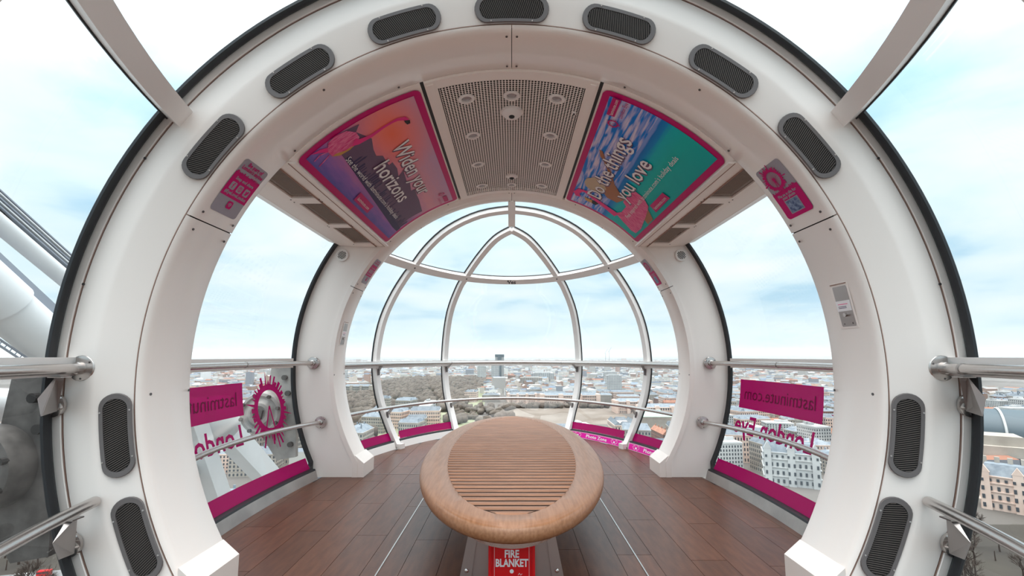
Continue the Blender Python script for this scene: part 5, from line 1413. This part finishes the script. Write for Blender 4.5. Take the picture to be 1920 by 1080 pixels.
for (x, y, w, d, h, c, lb) in ((150, 2250, 110, 40, 40, 'white', 'long white office block behind the upper rail right of centre'), (80, 1900, 90, 40, 34, 'stone', 'broad grey stone office block right of centre'), (470, 2200, 60, 30, 46, 'white', 'white block in the distance near the right outer rib'), (690, 2300, 70, 40, 40, 'stone', 'grey block beyond the right outer rib'), (-900, 2400, 80, 30, 50, 'white', 'pale office block far off at the left dome pane')):
    box_tower('office_block', x, y, w, d, h, CM[c], lb, 8, 12)
# long pinkish palace wing with colonnade beyond the parade ground
def palace(x0, x1, y, d, h, floors, bays, wm, label, rm='slate', pavil=True):
    rt = empty('palace', ((x0 + x1) / 2, y, G)); tag(rt, label, 'building')
    w = x1 - x0; cx = (x0 + x1) / 2
    wl = MB().box((cx, y, G + h / 2), (w, d, h)); wl.box((cx, y, G + h), (w + 2, d + 2, 1.2)); wl.box((cx, y, G + h * .36), (w + 1.4, d + 1.4, .9))
    if pavil:
        for q in (-.5, -.17, .17, .5): wl.box((cx + q * w * .94, y - d * .1, G + h * .55), (w * .07, d * 1.05, h * 1.14))
    wl.build('wall', wm, rt, smooth=0)
    rf = MB().add([(x0 + 1, y - d / 2 + 1, G + h + .5), (x1 - 1, y - d / 2 + 1, G + h + .5), (x1 - 1, y + d / 2 - 1, G + h + .5), (x0 + 1, y + d / 2 - 1, G + h + .5), (x0 + d * .3, y, G + h + 6), (x1 - d * .3, y, G + h + 6)], [(0, 1, 5, 4), (1, 2, 5), (2, 3, 4, 5), (3, 0, 4)]); rf.build('roof', CM[rm], rt, smooth=0)
    mb = MB()
    for f in range(floors):
        zc = G + h * (f + .55) / floors
        for j in range(bays):
            c = x0 + w * (j + .5) / bays; mb.box((c, y - d * (.63 if False else .5) - .25, zc), (w / bays * .42, .7, h / floors * .58))
    o = mb.build('windows', CM['win'], rt, smooth=0); o['kind'] = 'stuff'
    return rt
palace(70, 212, 1130, 34, 27, 4, 34, CM['pinkstone'], 'long pinkish palace front behind the lower rail right of the bench')
palace(222, 300, 1010, 40, 24, 4, 20, CM['pinkstone'], 'pinkish stone wing with central block seen above the Photo Zone sign')
palace(-10, 62, 1160, 30, 26, 4, 18, CM['pinkstone'], 'pinkish stone wing directly above the far end of the bench')
palace(240, 330, 880, 34, 26, 4, 20, CM['pinkstone'], 'pinkish stone wing nearest the right outer rib')
palace(-540, -445, 1480, 40, 26, 4, 26, CM['stone'], 'long grey stone palace at the left edge of the far dome')
tag(MB().box((115, 960, G + .1), (235, 260, .2)).build('parade_ground', mat('pale_gravel', (0.23, 0.19, 0.16), .95, var=(.02, (.15, .115, .09)), ), smooth=0), kind='structure')
tag(MB().box((235, 770, G + 12), (52, 40, 24)).build('copper_roofed_hall', CM['stone'], smooth=0), 'low stone hall under green copper roof above the Photo Zone sign', 'building')
tag(MB().add([(209, 750, G + 24.01), (261, 750, G + 24.01), (261, 790, G + 24.01), (209, 790, G + 24.01), (225, 770, G + 33), (245, 770, G + 33)], [(0, 1, 5, 4), (1, 2, 5), (2, 3, 4, 5), (3, 0, 4)]).build('roof_cap', CM['copper'], smooth=0), 'green copper hipped roof above the Photo Zone sign', 'roof')

# ornate white building in the right side window
def ornate(x, y, w, d, h, rot, label, wm='white'):
    rt = empty('ornate_building', (x, y, G)); tag(rt, label, 'building'); rt.rotation_euler = (0, 0, rot)
    def B(mb, name, m, smooth=0):
        me_o = mb.build(name, m, None, smooth=smooth); me_o.parent = rt; return me_o
    wl = MB().box((0, 0, h / 2), (w, d, h))
    for zz in (.28, .55, .80, 1.0): wl.box((0, 0, h * zz), (w + 1.6, d + 1.6, .8))
    for q in (-.42, 0, .42):
        wl.box((q * w, -d / 2, h * .56), (w * .13, 3, h * 1.12)); wl.add([(q * w - w * .075, -d / 2 - 1.6, h * 1.12), (q * w + w * .075, -d / 2 - 1.6, h * 1.12), (q * w, -d / 2 - 1.6, h * 1.34), (q * w - w * .075, -d / 2 + 1.6, h * 1.12), (q * w + w * .075, -d / 2 + 1.6, h * 1.12), (q * w, -d / 2 + 1.6, h * 1.34)], [(0, 1, 2), (5, 4, 3), (0, 3, 4, 1), (1, 4, 5, 2), (2, 5, 3, 0)])
    B(wl, 'wall', CM[wm])
    rf = MB().add([(-w / 2, -d / 2, h), (w / 2, -d / 2, h), (w / 2, d / 2, h), (-w / 2, d / 2, h), (-w / 2 + 4, -d / 2 + 5, h + 9), (w / 2 - 4, -d / 2 + 5, h + 9), (w / 2 - 4, d / 2 - 5, h + 9), (-w / 2 + 4, d / 2 - 5, h + 9)], [(0, 1, 5, 4), (1, 2, 6, 5), (2, 3, 7, 6), (3, 0, 4, 7), (4, 5, 6, 7)])
    B(rf, 'roof', CM['slate'])
    ch = MB()
    for i in range(6): ch.box(((i - 2.5) * w / 6, d * .2, h + 9), (3, 2, 9))
    B(ch, 'chimneys', CM['stone'])
    nb = int(w / 4.2)
    for f in range(4):
        for j in range(nb):
            cx = -w / 2 + w * (j + .5) / nb
            win = MB().box((cx, -d / 2 - .5 - (1.1 if any(abs(cx - q * w) < w * .06 for q in (-.42, 0, .42)) else 0), h * (.14 + .25 * f)), (1.7, .5, 3.2 if f < 3 else 2.2)); B(win, 'window', CM['win'])
    return rt
ornate(268, 452, 46, 24, 30, -.45, 'ornate white gabled building low in the right side window')
ornate(205, 520, 40, 22, 24, -.3, 'white pedimented building left of the ornate gabled one in the right window')
ornate(400, 372, 44, 20, 26, -.85, 'long pinkish classical building at the right picture edge', 'pinkstone')
# modern stone building with barrel-roofed hall at the right picture edge
rt = empty('modern_building', (500, 460, G)); tag(rt, 'modern beige stone office with stepped roof at the right picture edge', 'building')
rt.rotation_euler = (0, 0, -.6)
def RB(c, dms, name, m): o = MB().box(c, dms).build(name, m, None, smooth=0); o.parent = rt; return o
RB((0, 0, 17), (90, 40, 34), 'wall', CM['stone']); RB((-20, 2, 38), (40, 30, 10), 'upper_block', CM['stone']); RB((20, -21, 20), (8, 3, 30), 'stair_tower', CM['white'])
for i in range(8): RB((-38 + i * 10, -20.5, 14), (5, 1, 20), 'window', CM['win'])
mb = MB(); k = 16
for yy_ in (-60, 60):
    for i in range(k + 1): a = pi * i / k; mb.v.append((40 * cos(a), yy_, 34 + 26 * sin(a)))
mb.f = [(i, i + 1, k + 2 + i, k + 1 + i) for i in range(k)] + [tuple(range(k + 1)), tuple(range(2 * k + 1, k, -1))]
o = mb.build('vaulted_hall', CM['bluegl'], None, smooth=40); tag(o, 'dark barrel-roofed station hall behind the beige office', 'building'); o.location = (565, 540, G); o.rotation_euler = (0, 0, .9)
for i in range(5):
    mb = MB(); mb.tube([(41 * cos(pi * j / 16), -60 + i * 30, 34 + 27 * sin(pi * j / 16)) for j in range(17)], 1.2, 6); q = mb.build('roof_rib', CM['white'], None); q.parent = o
# office tower at lower left
rt = empty('office_slab', (-365, 345, G)); tag(rt, 'dark office slab with a grid of windows at the lower left', 'building'); rt.rotation_euler = (0, 0, .8)
o = MB().box((0, 0, 22), (90, 24, 44)).build('wall', CM['brick'], None, smooth=0); o.parent = rt
wn = MB()
for f in range(11):
    for j in range(22): wn.box((-45 + 90 * (j + .5) / 22, -12.2, 4 * f + 2.2), (3.0, .6, 2.7))
o = wn.build('windows', CM['win'], None, smooth=0); o.parent = rt; o['kind'] = 'stuff'
# road with a white van and a red bus below left
tag(MB().box((-300, 255, G + .15), (300, 16, .2), Matrix.Rotation(.25, 3, 'Z')).build('road', CM['road'], smooth=0), kind='structure')
MB().box((0, 250, G + .05), (1100, 190, .1)).build('riverside_earth', mat('dark_wet_earth', (0.030, 0.024, 0.020), .95, var=(.03, (0.05, 0.042, 0.032))), smooth=0)['kind'] = 'structure'
def vehicle(name, x, y, L, h, m, label, cat):
    rt = empty(name, (x, y, G + .25)); tag(rt, label, cat); rt.rotation_euler = (0, 0, .25)
    for c, d_, nm, mm in (((0, 0, .6 + h / 2), (L, 2.4, h), 'body', m), ((-L * .05, 0, .6 + h * .7), (L * .92, 2.5, h * .22), 'glazing', CM['win'])):
        o = MB().box(c, d_).build(nm, mm, None, smooth=0); o.parent = rt
    for q in (-.33, .33):
        for s in (-1, 1): o = MB().cyl((q * L, s * 1.1, .5), (0, 1, 0), .5, .4, 10).build('wheel', M['black'], None); o.parent = rt
vehicle('van', -268, 263, 6.5, 2.2, CM['white'], 'white van on the road at the lower left', 'van')
vehicle('bus', -258, 266, 6.0, 2.8, M['red'], 'red bus on the road at the lower left', 'bus')

# trees: park masses (uncountable) and single bare trees on the embankment
ico = []
bm = bmesh.new(); bmesh.ops.create_icosphere(bm, subdivisions=2, radius=1); iv = [v.co.copy() for v in bm.verts]; if_ = [tuple(v.index for v in f.verts) for f in bm.faces]; bm.free()
V, F = [], []
def blob(x, y, r, h):
    n = len(V); ph = rd.random() * 6
    for v in iv:
        k = 1 + .28 * sin(v.x * 5 + ph) * cos(v.y * 4 + ph) + rd.uniform(-.10, .10); V.append((x + v.x * r * k, y + v.y * r * k, G + h * .45 + v.z * h * .5 * k))
    F.extend(tuple(i + n for i in f) for f in if_)
cnt = 0
while cnt < 1500:
    x, y = rd.uniform(-560, -60), rd.uniform(600, 2500)
    if not in_park(x, y): continue
    blob(x, y, rd.uniform(7, 13), rd.uniform(14, 22)); cnt += 1
for i in range(70): blob(rd.uniform(-20, 230), rd.uniform(1085, 1100), rd.uniform(5, 9), rd.uniform(9, 15))
for i in range(60): blob(rd.uniform(-125, 10), rd.uniform(830, 1080), rd.uniform(6, 11), rd.uniform(11, 18))
me = bpy.data.meshes.new('park_trees'); me.from_pydata(V, [], F); me.materials.append(CM['tree']); me.shade_smooth()
tag(add_obj('park_trees', me), 'mass of bare brownish park trees left of the centre', 'trees', None, 'stuff')
tag(MB().box((-330, 1650, G + .1), (520, 1900, .2)).build('park_lawn', CM['grass'], smooth=0), kind='structure')
def bare_tree(seed):
    rd2 = random.Random(seed); root = empty('bare_tree', (0, 0, 0))
    tr = MB().tube([(0, 0, 0), (0.2, 0, 4), (0, .2, 8)], .45, 8, rr=[.5, .4, .3]); tr.build('trunk', CM['twig'], root)
    mb = MB()
    def grow(p, d, L, r, lv):
        q = p + d * L; mb.tube([p, q], r, 4, caps=False, rr=[r, r * .6])
        if lv == 0: return
        for i in range(4 if lv > 1 else 5):
            nd_ = (d + Vector((rd2.uniform(-1, 1), rd2.uniform(-1, 1), rd2.uniform(-.25, .6))) * .85).normalized(); grow(p + d * L * rd2.uniform(.5, 1), nd_, L * rd2.uniform(.6, .8), r * .55, lv - 1)
    for i in range(5): grow(Vector((0, 0, rd2.uniform(4, 8))), Vector((rd2.uniform(-1, 1), rd2.uniform(-1, 1), 1.1)).normalized(), rd2.uniform(3.5, 5), .22, 3)
    mb.build('branches', CM['twig'], root); return root
T1 = bare_tree(1); T2 = bare_tree(2); us = [False, False]
V, F = [], []
src_ = [([v.co.copy() for v in T.children[1].data.vertices], [tuple(p.vertices) for p in T.children[1].data.polygons]) for T in (T1, T2)]
for i in range(150):
    sg = 1 if i < 80 else -1
    x, y = (rd.uniform(215, 430), rd.uniform(190, 345)) if sg > 0 else (rd.uniform(-360, -200), rd.uniform(190, 335))
    if sg < 0 and abs(y - (255 + (x + 300) * .255)) < 13: continue
    vs_, fs_ = src_[i % 2]; n = len(V); a = rd.uniform(0, 6); c, q = cos(a), sin(a); k = rd.uniform(.7, 1.1)
    V += [(x + (v.x * c - v.y * q) * k, y + (v.x * q + v.y * c) * k, G + v.z * k) for v in vs_]; F += [tuple(j + n for j in f) for f in fs_]
me = bpy.data.meshes.new('riverside_thicket'); me.from_pydata(V, [], F); me.materials.append(CM['twig'])
tag(add_obj('riverside_thicket', me), 'dark brown leafless thicket along the river at both lower corners', 'thicket', None, 'stuff')
for i in range(64):
    if i < 34: x, y, wh = rd.uniform(235, 420), rd.uniform(205, 330), 'lower right corner below the near window'
    else: x, y, wh = rd.uniform(-330, -215), rd.uniform(205, 330), 'lower left corner below the near window'
    if i >= 34 and abs(y - (255 + (x + 300) * .255)) < 14: y += 26
    T0 = (T1, T2)[i % 2]
    if us[i % 2]: o = copy_tree(T0)
    else: o = T0; us[i % 2] = True
    s = rd.uniform(.8, 1.25); o.location = (x, y, G); o.rotation_euler = (0, 0, rd.uniform(0, 6)); o.scale = (s, s, s)
    tag(o, 'bare brown riverside tree in the ' + wh, 'tree', 'bare riverside trees ' + ('right' if i < 34 else 'left'))
# thin winter haze over the distant city
hz_m = bpy.data.materials.new('city_haze'); hz_m.use_nodes = True; hn, hl = hz_m.node_tree.nodes, hz_m.node_tree.links; hn.clear()
hv = hn.new('ShaderNodeVolumeScatter'); hv.inputs['Color'].default_value = (0.86, 0.93, 1.0, 1); hv.inputs['Density'].default_value = 0.000055
ho = hn.new('ShaderNodeOutputMaterial'); hl.new(hv.outputs[0], ho.inputs['Volume'])
hz_o = MB().box((0, 13500, 60), (40000, 25400, 340)).build('haze', hz_m, smooth=0); tag(hz_o, 'thin pale haze over the far city', 'haze', None, 'stuff')
# cranes on the skyline
for x, y, h, lb in ((860, 4200, 150, 'left of the two thin cranes on the right skyline'), (905, 4250, 165, 'right of the two thin cranes on the right skyline')):
    rt = empty('tower_crane', (x, y, G)); tag(rt, lb, 'crane')
    MB().tube([(x, y, G), (x, y, G + h)], 1.6, 6).build('mast', CM['slate'], rt); MB().tube([(x - 8, y, G + h - 6), (x + 22, y, G + h + 38)], 1.3, 6).build('jib', CM['slate'], rt)
